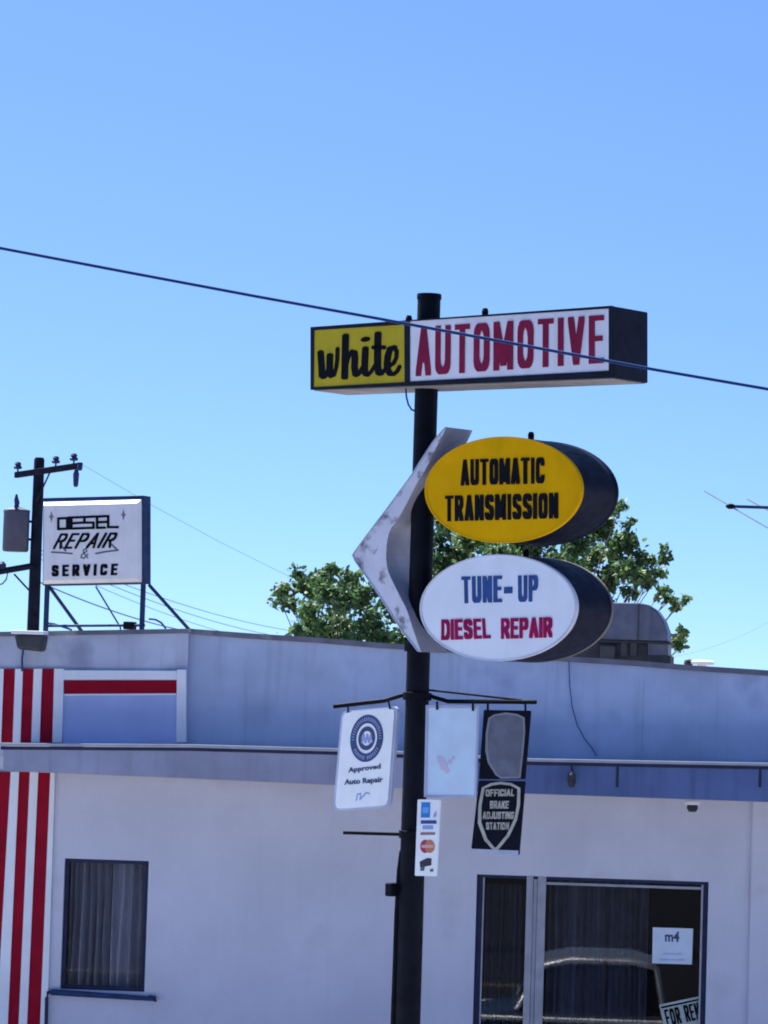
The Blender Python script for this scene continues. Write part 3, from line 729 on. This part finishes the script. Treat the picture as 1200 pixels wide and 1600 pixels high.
for x, y, r_ in ((690, 1188, 7), (694, 1196, 8), (699, 1204, 5), (704, 1190, 4), (709, 1184, 3), (686, 1184, 4)):
    mb.prism([hb(x + r_*math.cos(i*.785)*(.7+.3*rnd.random()), y + r_*math.sin(i*.785)) for i in range(8)], yb-.0072 - rnd.random()*.0008, yb-.005)
mb.build('pink_mark', pink_i, bp)
z22 = lambda x, y: (720 + x/6.277, 1090 + y/6.275)
def hz(x, y, yy=yb): return H.px(*z22(x, y), yy)
ups, q = plate('upper black plate with a worn faded grey shield', 'shield_sign', [z22(*p) for p in ((180, 800), (630, 800), (688, 128), (228, 120))], plate_k, yb, hooks=((z22(272, 50), z22(270, 125)), (z22(640, 50), z22(640, 128))))
shp = [(275, 200), (330, 165), (450, 145), (560, 160), (630, 195), (636, 330), (620, 520), (590, 790), (400, 795), (345, 760), (270, 640), (245, 520), (250, 350)]
inn = [(292, 212), (340, 182), (450, 165), (550, 178), (612, 208), (618, 330), (602, 520), (575, 775), (405, 775), (362, 745), (290, 630), (268, 515), (272, 350)]
ring([hz(*p) for p in shp], [hz(*p) for p in inn], yb-.010, yb-.004, M('worn_outline', (.22, .23, .27), .6), ups, 'shield_outline')
MB().prism([hz(*p) for p in inn], yb-.0085, yb-.004).build('shield', grey_faded, ups)
los, q = plate('lower black plate with a cream outlined shield reading OFFICIAL BRAKE ADJUSTING STATION', 'shield_sign', [z22(*p) for p in ((105, 1480), (572, 1545), (632, 820), (180, 812))], plate_k, yb)
MB().prism([hz(*p) for p in ((108, 1482), (568, 1500), (566, 1548), (103, 1510))], yb-.010, yb-.004).build('worn_edge', plate_edge, los)
shp = [(212, 880), (300, 838), (395, 825), (500, 838), (588, 885), (585, 1050), (555, 1200), (480, 1360), (372, 1490), (320, 1495), (235, 1400), (172, 1230), (178, 1050)]
inn = [(238, 892), (310, 862), (395, 850), (490, 862), (560, 896), (555, 1050), (528, 1190), (455, 1345), (352, 1468), (335, 1470), (262, 1380), (205, 1220), (208, 1050)]
ring([hz(*p) for p in shp], [hz(*p) for p in inn], yb-.010, yb-.004, cream_i, los, 'shield_outline')
qh = lambda *q: quad_map([hz(*p) for p in q])
for tx, q in (('OFFICIAL', ((248, 900), (535, 895), (525, 965), (250, 970))), ('BRAKE', ((292, 1012), (480, 1012), (470, 1088), (290, 1088))), ('ADJUSTING', ((222, 1118), (530, 1118), (520, 1190), (220, 1190))), ('STATION', ((250, 1222), (480, 1222), (472, 1295), (255, 1295)))):
    word(tx, qh(*q), yb-.006, cream_i, los, gw=.5, pen=(.11, .10), gap=.12, th=.003)
# card strip
cs = thing('payment_card_sign', H, 'narrow white upright plate of coloured payment card emblems on the pole', 'sign')
z3 = lambda x, y: (630 + x/11.04, 1235 + y/11.03)
yc = -.13
hc = lambda x, y: H.px(*z3(x, y), yc)
MB().prism(round_quad([hc(*p) for p in ((205, 1470), (560, 1480), (630, 160), (255, 155))], .06, 3), yc-.006, yc+.03).build('plate', plate_w, cs)
def patch(name, pts, m, d=.0085): return MB().prism([hc(*p) for p in pts], yc-d, yc-.004).build(name, m, cs)
patch('emblem', ((310, 470), (465, 470), (475, 205), (320, 205)), card_b); patch('emblem', ((335, 390), (445, 390), (450, 290), (345, 290)), M('card_sky', (.12, .42, .85), .5), .0095)
patch('emblem', ((520, 460), (575, 460), (585, 350), (540, 400)), lblue_i)
patch('emblem', ((310, 575), (580, 575), (580, 515), (312, 515)), card_db)
patch('emblem', ((340, 670), (520, 670), (525, 605), (345, 605)), lblue_i)
patch('emblem', ((305, 770), (555, 765), (560, 720), (310, 722)), card_br)
circ = lambda cx, cy, rx, ry: [(cx + rx*math.cos(i*.3927), cy + ry*math.sin(i*.3927)) for i in range(16)]
patch('emblem', circ(385, 965, 85, 115), card_r); patch('emblem', circ(465, 965, 85, 115), card_o, .0095)
patch('emblem', ((325, 990), (530, 985), (530, 935), (325, 940)), M('card_pink', (.75, .40, .42), .5), .0105)
patch('emblem', ((300, 1330), (490, 1290), (495, 1170), (420, 1165), (290, 1230)), card_k); patch('emblem', ((300, 1385), (365, 1385), (380, 1310), (310, 1320)), card_g, .0095); patch('emblem', ((470, 1400), (525, 1400), (525, 1350), (470, 1355)), card_g)

# ------------------------------------------------------------------ on the roof
RO = at(145, 985, 33.0); RO.z = zroof
RS = Frame(RO, R(-25))
rs = thing('rooftop_sign', RS, 'white framed rooftop sign reading DIESEL REPAIR & SERVICE on steel legs', 'sign')
rp = lambda px, py, y=0.: RS.px(px, py, y)
D_ = .17
rq = [rp(62.5, 914.5), rp(219.5, 911.5), rp(219.5, 773.5), rp(63.5, 777.5)]
MB().prism(rq, .05, D_+.05).build('cabinet', blue_steel, rs, bevel=.006)
# white pan face with sloping edges
ins = lambda q, a, b: [(q[0][0]+a, q[0][1]+b), (q[1][0]-a, q[1][1]+b), (q[2][0]-a, q[2][1]-b), (q[3][0]+a, q[3][1]-b)]
fo = ins(rq, .012, .014); fi = ins(rq, .042, .05)
for q_, d_ in ((fo, .022), (fi, .034)): q_[2] = (q_[2][0], q_[2][1] - d_); q_[3] = (q_[3][0], q_[3][1] - d_)
mb = MB()
for i in range(4):
    j = (i+1) % 4; mb.face([(fo[i][0], .049, fo[i][1]), (fo[j][0], .049, fo[j][1]), (fi[j][0], .0, fi[j][1]), (fi[i][0], .0, fi[i][1])])
mb.face([(p[0], .0, p[1]) for p in fi])
face = mb.build('face', sign_w, rs)
z4 = lambda x, y: (60 + x/6.667, 760 + y/6.667)
q4 = lambda *q: quad_map([rp(*z4(*p)) for p in q])
# boxy DIESEL
dz = [[(208, 445), (208, 335), (300, 330), (300, 440), (208, 445)], [(345, 440), (345, 325), (470, 320)], [(345, 385), (465, 378)], [(345, 440), (470, 435)],
      [(585, 315), (480, 320), (480, 378), (575, 378), (575, 432), (470, 435)], [(725, 310), (612, 315), (612, 432), (690, 430)], [(612, 375), (728, 370)], [(728, 310), (728, 425), (825, 425)], [(322, 325), (322, 440)]]
strokes_mesh([[rp(*z4(*p)) for p in s] for s in dz], lambda a, b: (a, b), pen_shape(.014, .012), 0., .004).build('lettering', black_i, face)
word('REPAIR', q4((195, 490), (840, 480), (790, 640), (150, 655)), 0., black_i, face, gw=.42, pen=(.065, .07), gap=.16, shear=.22)
sw_ = [[(140, 685), (240, 690), (350, 700)], [(250, 630), (285, 670)], [(600, 700), (700, 680), (830, 665)], [(770, 610), (820, 660)]]
for s in (sw_[:2], sw_[2:]): strokes_mesh([[rp(*z4(*p)) for p in q] for q in s], lambda a, b: (a, b), pen_shape(.010, .009, True), 0., .003).build('swash', grey_faded, face)
amp = [[(515, 745), (470, 690), (470, 660), (495, 650), (505, 675), (450, 715), (445, 740), (475, 750), (515, 705)]]
strokes_mesh([[rp(*z4(*p)) for p in s] for s in amp], lambda a, b: (a, b), pen_shape(.007, .007, True), 0., .003).build('lettering', grey_faded, face)
word('SERVICE', q4((140, 820), (830, 805), (820, 925), (140, 940)), 0., black_i, face, gw=.42, pen=(.13, .10), gap=.36)
for x, y in ((135, 315), (885, 295)):
    MB().prism([rp(*z4(*p)) for p in ((x, y-55), (x+14, y-8), (x+32, y), (x+14, y+10), (x, y+60), (x-12, y+10), (x-28, y), (x-12, y-8))], -.003, .001).build('star', M('star_ink', (.25, .20, .30), .7), face)
zr = zroof - RO.z
lg = rp(226, 912, .1); 
for px in (224, 74):
    p = rp(px, 913, .14); MB().box(p[0]-.02, p[0]+.02, .12, .16, zr, p[1]).build('leg', blue_steel, rs)
for a, b in (((78, 918), (123, 980)), ((233, 914), (293, 981))):
    p, q_ = rp(*a, .16), rp(*b, .6); d = Vector((q_[0]-p[0], .44, q_[1]-p[1])); e_ = Vector((p[0], .16, p[1])) + d * ((p[1]-zr)/(p[1]-q_[1]))
    MB().tube([(p[0], .16, p[1]), tuple(e_)], .019).build('brace', blue_steel, rs)
for a, b in (((150, 917), (188, 980)),):
    p, q_ = rp(*a, .16), rp(*b, .9); MB().tube([(p[0], .16, p[1]), (q_[0], .9, q_[1]), (q_[0]+.02, .95, zr)], .009).build('stay_rod', blue_steel, rs)
p, q_ = rp(72, 978, .14), rp(226, 977, .14); MB().tube([(p[0], .14, p[1]), (q_[0], .14, q_[1])], .014).build('base_rail', blue_steel, rs)
c1 = [rp(*a, .2) for a in ((72, 973), (85, 975), (100, 980), (112, 984))]; MB().tube([(x, .2, z) for x, z in c1], .011).build('cable', wire_m, rs)
c1 = [rp(*a, .2) for a in ((233, 967), (243, 968), (252, 973), (259, 982))]; MB().tube([(x, .2, z) for x, z in c1], .011).build('cable', wire_m, rs)
c = rp(203, 976, .14); MB().box(c[0]-.05, c[0]+.05, .08, .2, c[1]-.05, c[1]+.03).build('junction_box', iron_m, rs, bevel=.01)

# roof exhaust hood
VO = at(975, 1035, 36.0); VO.z = zroof
VF = Frame(VO, R(-8))
vh = thing('exhaust_hood', VF, 'rounded sheet metal exhaust hood with a vertical seam on the roof behind the lower oval', 'roof vent')
vpx = lambda px, py, y=0.: VF.px(px, py, y)
xc = vpx(965, 1000)[0]
prof = [vpx(1044, 1003), vpx(1042, 985), vpx(1036, 968), vpx(1026, 953), vpx(1014, 945), vpx(1000, 942)]
right = prof; left = [(2*xc - x, z) for x, z in reversed(prof)]
MB().prism(right + left, .0, .9).build('hood', galv, vh, True, bevel=.02)
sx = vpx(998, 950)[0]; MB().box(sx-.008, sx+.008, -.006, .3, prof[0][1], prof[-1][1]-.005).build('seam', lamp_m, vh)
hx1 = vpx(1046, 1005)[0]; hx0 = 2*xc - hx1
MB().box(hx0, hx1+.01, -.015, .915, prof[0][1]-.025, prof[0][1]-.002).build('flange', hood_dark, vh)
zl = vpx(1000, 1023)[1]
MB().box(hx0+.06, vpx(1011, 1000)[0], .03, .87, zr, prof[0][1]-.026).build('filter_box', hood_dark, vh, bevel=.01)
MB().box(vpx(1012, 1000)[0], vpx(1044, 1000)[0], .05, .8, zl, prof[0][1]-.026).build('side_duct', galv, vh)
MB().box(vpx(1008, 1000)[0], vpx(1048, 1000)[0], .04, .86, zr, zl-.002).build('curb', hood_dark, vh)
for px in (990, 975): c = vpx(px, 1012); MB().box(c[0]-.035, c[0]+.035, -.0, .03, c[1]-.09, c[1]+.06).build('louvre', lamp_m, vh)
MB().box(vpx(938, 1000)[0], vpx(962, 1000)[0], -.05, .03, vpx(950, 1030)[1], vpx(950, 1008)[1]).build('motor', lamp_m, vh, bevel=.02)
# little roof cap
CO = at(1090, 1041, 35.0); CO.z = zroof; CF = Frame(CO, 0)
rc = thing('roof_cap', CF, 'small white flat topped vent cap with dark knob on the roof edge', 'roof vent')
c = CF.px(1097, 1036); MB().lathe([(.05, zr), (.05, c[1]-.02), (.13, c[1]-.015), (.14, c[1]+.015), (.09, c[1]+.03)], (c[0], 0, 0), 18).build('cap', white_p, rc, True)
c = CF.px(1076, 1036); MB().lathe([(.03, zr), (.035, c[1]-.03), (.055, c[1]-.005), (.045, c[1]+.03), (.01, c[1]+.045)], (c[0], 0, 0), 12).build('knob', hood_dark, rc, True)
# television antenna, mast just outside the frame
AO = at(1262, 1000, 34.0); AO.z = zroof; AF = Frame(AO, 0)
an = thing('tv_antenna', AF, 'blue grey rooftop television antenna boom with thin slanting rods at right edge', 'antenna')
apx = lambda px, py, y=0.: AF.px(px, py, y)
p0 = apx(1137, 791); p1 = apx(1330, 797)
MB().tube([(p0[0], 0, p0[1]), (p1[0], 0, p1[1])], .017).build('boom', blue_steel, an)
MB().lathe([(.012, -.05), (.03, -.02), (.03, .02), (.015, .05)], (p0[0]+.03, 0, p0[1]), 10, 'x').build('boom_end', iron_m, an)
zm = apx(1262, 780)[1]; MB().tube([(0, 0, zr), (0, 0, zm+.1)], .02).build('mast', galv, an)
for i, (a, b) in enumerate((((1107, 763), (1191, 828)), ((1175, 776), (1262, 838)), ((1243, 764), (1330, 830)))):
    u, v = apx(*a), apx(*b); MB().tube([(u[0], .45, u[1]), ((u[0]+v[0])/2, 0, (u[1]+v[1])/2 - .0), (v[0], -.45, v[1])], .0065, 6).build('element', galv, an)

# ------------------------------------------------------------------ utility pole behind
UD = 75.0
UO = at(61.5, 715, UD); UO.z = -.1
UF = Frame(UO, R(-48)); UV = Frame(UO, 0)   # across the view
up = thing('utility_pole', UF, 'dark wooden utility pole with cross arm, insulators and a grey transformer can', 'utility pole')
def upx(px, py, y=0.):
    x, z = UV.px(px, py, y); return UF.loc(UV.wor(x, y, z))
tz = upx(61, 715).z
MB().lathe([(.17, 0), (.145, tz*.6), (.125, tz-.05), (.10, tz)], (0, 0, 0), 16).build('shaft', wood_pole, up, True)
za = UF.px(61, 736, 0)[1]; u0 = UF.px(22, 742, -.2)[0]; u1 = UF.px(124, 727, -.2)[0]
pu, pv = UF.px(22, 742, -.22), UF.px(124, 727, -.22); zx = lambda x: pu[1] + (pv[1]-pu[1])*(x-pu[0])/(pv[0]-pu[0])
MB().prism([(pu[0], pu[1]-.07), (pv[0], pv[1]-.07), (pv[0], pv[1]+.07), (pu[0], pu[1]+.07)], -.22, -.12).build('cross_arm', wood_pole, up, bevel=.01)
ip = []
for px in (28, 87, 115):
    x = UF.px(px, 730, -.17)[0]; ip.append((x, -.17, za+.24))
    MB().lathe([(.02, .06), (.02, .13), (.09, .14), (.10, .19), (.06, .22), (.085, .25), (.05, .30)], (x, -.17, zx(x)), 12).build('insulator', ceramic, up)
x = u1 + .02; mb = MB(); mb.lathe([(.05, .03), (.07, -.05), (.05, -.12)], (x, -.2, zx(x)), 10); mb.lathe([(.04, -.10), (.075, -.2), (.06, -.45), (.04, -.5)], (x-.05, -.26, zx(x)), 10)
mb.build('fuse_cutout', ceramic, up)
x2 = upx(84, 738); MB().tube([(x*.35, -.16, za-.07), (.1, -.12, za-.75)], .02).build('arm_brace', wood_pole, up)
# transformer can
tcx = UV.px(24, 828, .0)[0]; t0 = upx(24, 862, -.1); t1 = upx(24, 797, -.1); rr = 20.5 * UD / F_PX
MB().lathe([(rr*.9, t0.z), (rr, t0.z+.04), (rr, t1.z-.05), (rr*1.04, t1.z-.04), (rr*1.0, t1.z), (rr*.4, t1.z+.06)], (t0.x, t0.y, 0), 24).build('transformer', trafo_m, up, True)
tr = bpy.data.objects['transformer']
for dx, h, r_ in ((0, .26, .045), (.25, .34, .04)):
    MB().lathe([(.03, 0), (r_*1.3, .05), (r_, .1), (r_*1.4, h*.6), (r_*.6, h)], (t0.x+dx*.7, t0.y-dx*.6, t1.z+.02), 10).build('bushing', ceramic, tr)
for dz_ in (.3, .72): MB().tube([(t0.x, t0.y, t0.z+dz_), (0, 0, t0.z+dz_)], .03, 8).build('hanger', iron_m, up)
a = upx(-12, 895, -.3); b = upx(52, 884, -.1)
MB().tube([tuple(a), tuple(b)], .085, 6).build('cross_arm', wood_pole, up)
c = upx(3, 888, -.3); MB().lathe([(.03, -.02), (.1, .02), (.1, .1), (.04, .16)], tuple(c), 10).build('insulator', ceramic, up)
MB().tube([tuple(upx(22, 897)), tuple(upx(34, 910)), tuple(upx(48, 925))], .022).build('arm_brace', wood_pole, up)
MB().tube([tuple(upx(*p)) for p in ((12, 895), (10, 905), (4, 912), (-4, 914))], .018).build('slack_loop', wire_m, up, True)

far_wire = M('far_wire', (.16, .24, .42), .7, spec=.2)
def wire(label, pts, r, group=None, name='power_line', n=6, m=far_wire):
    o = MB().tube(pts, r, n).build(name, m, None, True); return tag(o, label, 'cable', group)
def lerp_wire(p, q, sag, n=24):
    p, q = Vector(p), Vector(q); return [p.lerp(q, i/n) - Vector((0, 0, sag*4*(i/n)*(1-i/n))) for i in range(n+1)]
G = 'thin lines from the utility pole'
end = lambda px, py, d: at(px, py, d)
s0 = at(57, 872, UD)
wire('faint upper line from utility pole passing behind the rooftop sign to the tree', lerp_wire(at(60, 858, UD), at(640, 990, 130), .8), .010, G)
wire('faint line just below the upper one behind the rooftop sign', lerp_wire(at(60, 864, UD), at(640, 998, 130), .9), .010, G)
wire('third faint line lowest of the close bundle behind the rooftop sign', lerp_wire(at(60, 872, UD), at(640, 1006, 130), 1.0), .008, G)
wire('darker low cable crossing between the rooftop sign legs down to the parapet', lerp_wire(at(56, 907, UD), at(420, 1000, 100), .35), .017, G)
wire('very faint top line sloping from the cross arm right end across the sky', lerp_wire(at(122, 722, UD), at(1300, 897, 190), 5.), .005, G)

# overhead cable in front of everything
pts = [at(a, b, d) for a, b, d in ((-420, 306, 17.2), (-200, 349, 17.1), (0, 387.5, 17), (200, 425.5, 17), (400, 463, 17), (590, 497.5, 17), (760, 529, 17), (950, 564, 17), (1020, 577, 17), (1200, 608, 17), (1500, 660, 17.1), (1800, 712, 17.2))]
wire('dark twisted cable crossing the sky in front of the long box sign', pts, .0085, None, 'overhead_cable', 8, wire_m)

# ------------------------------------------------------------------ trees behind the shop
def tree(label, base_px, dist, clumps, nleaf, seed, lsz=.10):
    r_ = random.Random(seed); base = at(base_px, 1455, dist); base.z = -.1
    fr = Frame(base, 0); t = thing('broadleaf_tree', fr, label, 'tree', 'trees behind the shop')
    K = dist / F_PX
    cs = []
    for px, py, rad in clumps:
        x, z = fr.px(px, py, 0); cs.append((Vector((x, r_.uniform(-1, 1) * max(.3, 1.3 - abs(x)*.2), z)), rad * K))
    # trunk and limbs reaching every clump
    tk = MB(); top = Vector((r_.uniform(-.1, .1), 0, 2.6)); tk.tube([(0, 0, 0), (.05, .02, 1.3), tuple(top)], .17, 12, 0, .12); tk.build('trunk', trunk_m, t, True)
    br = MB()
    for c, rad in cs:
        m_ = top.lerp(c, .5) + Vector((r_.uniform(-.15, .15), r_.uniform(-.15, .15), .15)); br.tube([tuple(top - Vector((0, 0, .1))), tuple(m_), tuple(c)], .032, 6, 0, .004)
        for _ in range(3):
            e = c + Vector((r_.gauss(0, 1), r_.gauss(0, 1), r_.gauss(0, 1))).normalized() * rad * .9
            br.tube([tuple(c.lerp(m_, .15)), tuple(e)], .006, 4, 0, .002)
    br.build('limbs', trunk_m, t, True)
    vs_, fs_, va = [], [], []
    tot = sum(rad**2 for c, rad in cs)
    for c, rad in cs:
        n_ = int(nleaf * rad**2 / tot); cv = r_.uniform(-.18, .18)
        sub = [c + Vector((r_.gauss(0, .5), r_.gauss(0, .5), r_.gauss(0, .5))) * rad for _ in range(max(3, int(rad/.05)))]
        for _ in range(n_):
            p = r_.choice(sub) + Vector((r_.gauss(0, 1), r_.gauss(0, 1), r_.gauss(0, 1))) * min(.10, rad*.32)
            L = lsz * r_.uniform(.6, 1.25); W = L * r_.uniform(.5, .8)
            d = Vector((r_.gauss(0, 1), r_.gauss(0, 1), r_.gauss(-.4, .7))).normalized()
            nrm = d.cross(Vector((r_.gauss(0, 1), r_.gauss(0, 1), r_.gauss(0, 1)))).normalized(); u = d.cross(nrm)
            k = len(vs_)
            vs_ += [tuple(p), tuple(p + d*L*.35 + u*W*.5 + nrm*L*.06), tuple(p + d*L*.75 + u*W*.33 + nrm*L*.05), tuple(p + d*L), tuple(p + d*L*.75 - u*W*.33 + nrm*L*.05), tuple(p + d*L*.35 - u*W*.5 + nrm*L*.06)]
            fs_ += [(k, k+1, k+2, k+3), (k, k+3, k+4, k+5)]
            v = min(1, max(0, .45 + cv + r_.gauss(0, .2))); va += [v]*6
    me = bpy.data.meshes.new('crown'); me.from_pydata(vs_, [], fs_); me.materials.append(leaf_m)
    at_ = me.attributes.new('leafvar', 'FLOAT', 'POINT'); at_.data.foreach_set('value', va)
    o = bpy.data.objects.new('crown', me); COL.objects.link(o); o.parent = t
    return t
left = [(440, 920, 15), (437, 938, 12), (455, 942, 10), (472, 895, 14), (478, 920, 18), (500, 900, 20), (512, 930, 26), (490, 950, 22), (478, 975, 12), (495, 985, 16), (540, 905, 18), (548, 935, 24), (555, 900, 12), (570, 925, 16), (540, 975, 26), (580, 960, 24), (600, 985, 24), (588, 920, 12), (610, 950, 16), (630, 990, 22), (520, 985, 24),
        (470, 985, 10), (520, 1040, 60), (600, 1040, 60), (560, 1100, 70), (480, 1050, 40), (650, 1060, 60), (640, 1000, 25), (520, 893, 9)]
tree('leafy green tree rising behind the parapet left of the sign pole', 560, 50, left, 15500, 5, .105)
rgt = [(700, 850, 26), (690, 880, 20), (735, 850, 22), (720, 880, 25), (770, 865, 25), (810, 860, 24), (850, 860, 25), (890, 850, 24), (930, 830, 22), (955, 820, 18), (962, 800, 9), (975, 850, 20), (950, 865, 22), (995, 865, 18), (1010, 880, 15), (1030, 868, 11), (1000, 900, 14), (970, 895, 18), (985, 920, 10), (960, 925, 9), (940, 905, 18), (1020, 905, 10), (1035, 920, 9), (1048, 933, 9), (1062, 938, 8), (1056, 945, 8), (1035, 893, 8), (915, 870, 22), (978, 815, 8),
       (1058, 985, 7), (1062, 998, 8), (1050, 1006, 9), (1060, 1012, 6), (700, 920, 40), (760, 940, 60), (830, 950, 60), (900, 950, 50), (690, 820, 12), (760, 830, 18), (830, 830, 25), (890, 815, 16), (930, 990, 40), (860, 1020, 80), (760, 1040, 80), (980, 1060, 60)]
tree('leafy green tree spreading behind the two oval signs', 830, 52, rgt, 34000, 9, .105)

# ------------------------------------------------------------------ car across the forecourt, mirrored in the storefront glass
gy = .082
d = ray(935, 1530); t = (gy - (CAM - B.o).dot(B.b)) / d.dot(B.b)
hit = CAM + d*t; far = CAM + d * (t * 34.6 / 29.2)
loc = B.loc(far); loc.y = 2*gy - loc.y; loc.z = 0
cw = B.wor(loc.x, loc.y, 0)
CFm = Frame(cw, B.ang)
car = thing('parked_pickup', CFm, 'dark pickup with bright roof and side trim parked before the storefront glass', 'pickup')
hw = .85
def loft(sections, mb, mi=0):
    """sections: list of (x, [(y,z)...]) outlines, joined along x"""
    n = len(sections[0][1]); k = len(mb.v)
    for x, o in sections: mb.v += [(x, y, z) for y, z in o]
    for i in range(len(sections)-1):
        for j in range(n):
            a = k+i*n+j; b = k+i*n+(j+1) % n; mb.f.append((a, b, b+n, a+n)); mb.m.append(mi)
    mb.f.append(tuple(k+j for j in range(n))); mb.m.append(mi); mb.f.append(tuple(k+(len(sections)-1)*n+j for j in range(n))); mb.m.append(mi)
def sec(x, w, zt, zb=.28): return (x, [(-w*.92, zb), (-w, zb+.15), (-w, zt-.12), (-w*.93, zt), (w*.93, zt), (w, zt-.12), (w, zb+.15), (w*.92, zb)])
mb = MB(); loft([sec(-2.2, .72, .68, .34), sec(-2.05, .80, .76), sec(-1.2, hw, .82), sec(-.9, hw, .86), sec(1.0, hw, .86), sec(1.3, hw, .84), sec(2.1, .80, .80), sec(2.25, .74, .70, .34)], mb)
mb.build('body', car_body, car, True, bevel=.02)
def csec(x, w0, w1, z0, z1): return (x, [(-w0, z0), (-w1, z1), (w1, z1), (w0, z0)])
mb = MB(); loft([csec(-.86, .76, .75, .855, .862), csec(-.56, .78, .62, .855, 1.36), csec(-.3, .78, .63, .855, 1.42), csec(.35, .78, .63, .855, 1.42), csec(.56, .78, .62, .855, 1.36), csec(.66, .76, .75, .855, .90)], mb)
mb.build('cabin', M('car_glass', (.01, .012, .015), .08, coat=.5), car, True)
mb = MB(); loft([csec(-.58, .64, .62, 1.34, 1.38), csec(-.3, .65, .63, 1.40, 1.44), csec(.35, .65, .63, 1.40, 1.44), csec(.58, .64, .62, 1.34, 1.38)], mb); mb.build('roof', M('car_roof', (.35, .36, .40), .3, .05, 3, coat=.5), car, True)
for s in (-1, 1):
    mb = MB(); mb.tube([(-.86, s*.77, .88), (-.6, s*.66, 1.33), (-.3, s*.66, 1.40), (.35, s*.66, 1.40), (.59, s*.66, 1.34), (.67, s*.77, .88)], .035, 10); mb.build('roof_trim', chrome, car, True)
    MB().tube([(-2.0, s*.82, .745), (-1.2, s*.865, .80), (1.2, s*.865, .80), (2.05, s*.82, .77)], .028, 10).build('belt_trim', chrome, car, True)
    MB().box(.02, .08, s*.70-.02, s*.70+.02, .87, 1.37).build('door_pillar', car_body, car)
    for x in (-1.35, 1.38):
        w_ = MB().lathe([(.2, -.1), (.31, -.095), (.325, -.05), (.325, .05), (.31, .095), (.2, .1)], (x, s*.76, .325), 24, 'y').build('wheel', tyre_m, car, True)
        MB().lathe([(.05, -.106), (.2, -.1), (.2, .1), (.05, .106)], (x, s*.76, .325), 20, 'y').build('rim', chrome, w_, True)
    MB().box(-2.235, -2.16, s*.55-.14, s*.55+.14, .55, .66).build('headlight', lens_m, car, bevel=.02)
    MB().box(2.18, 2.27, s*.58-.12, s*.58+.12, .58, .68).build('tail_light', card_r, car, bevel=.02)
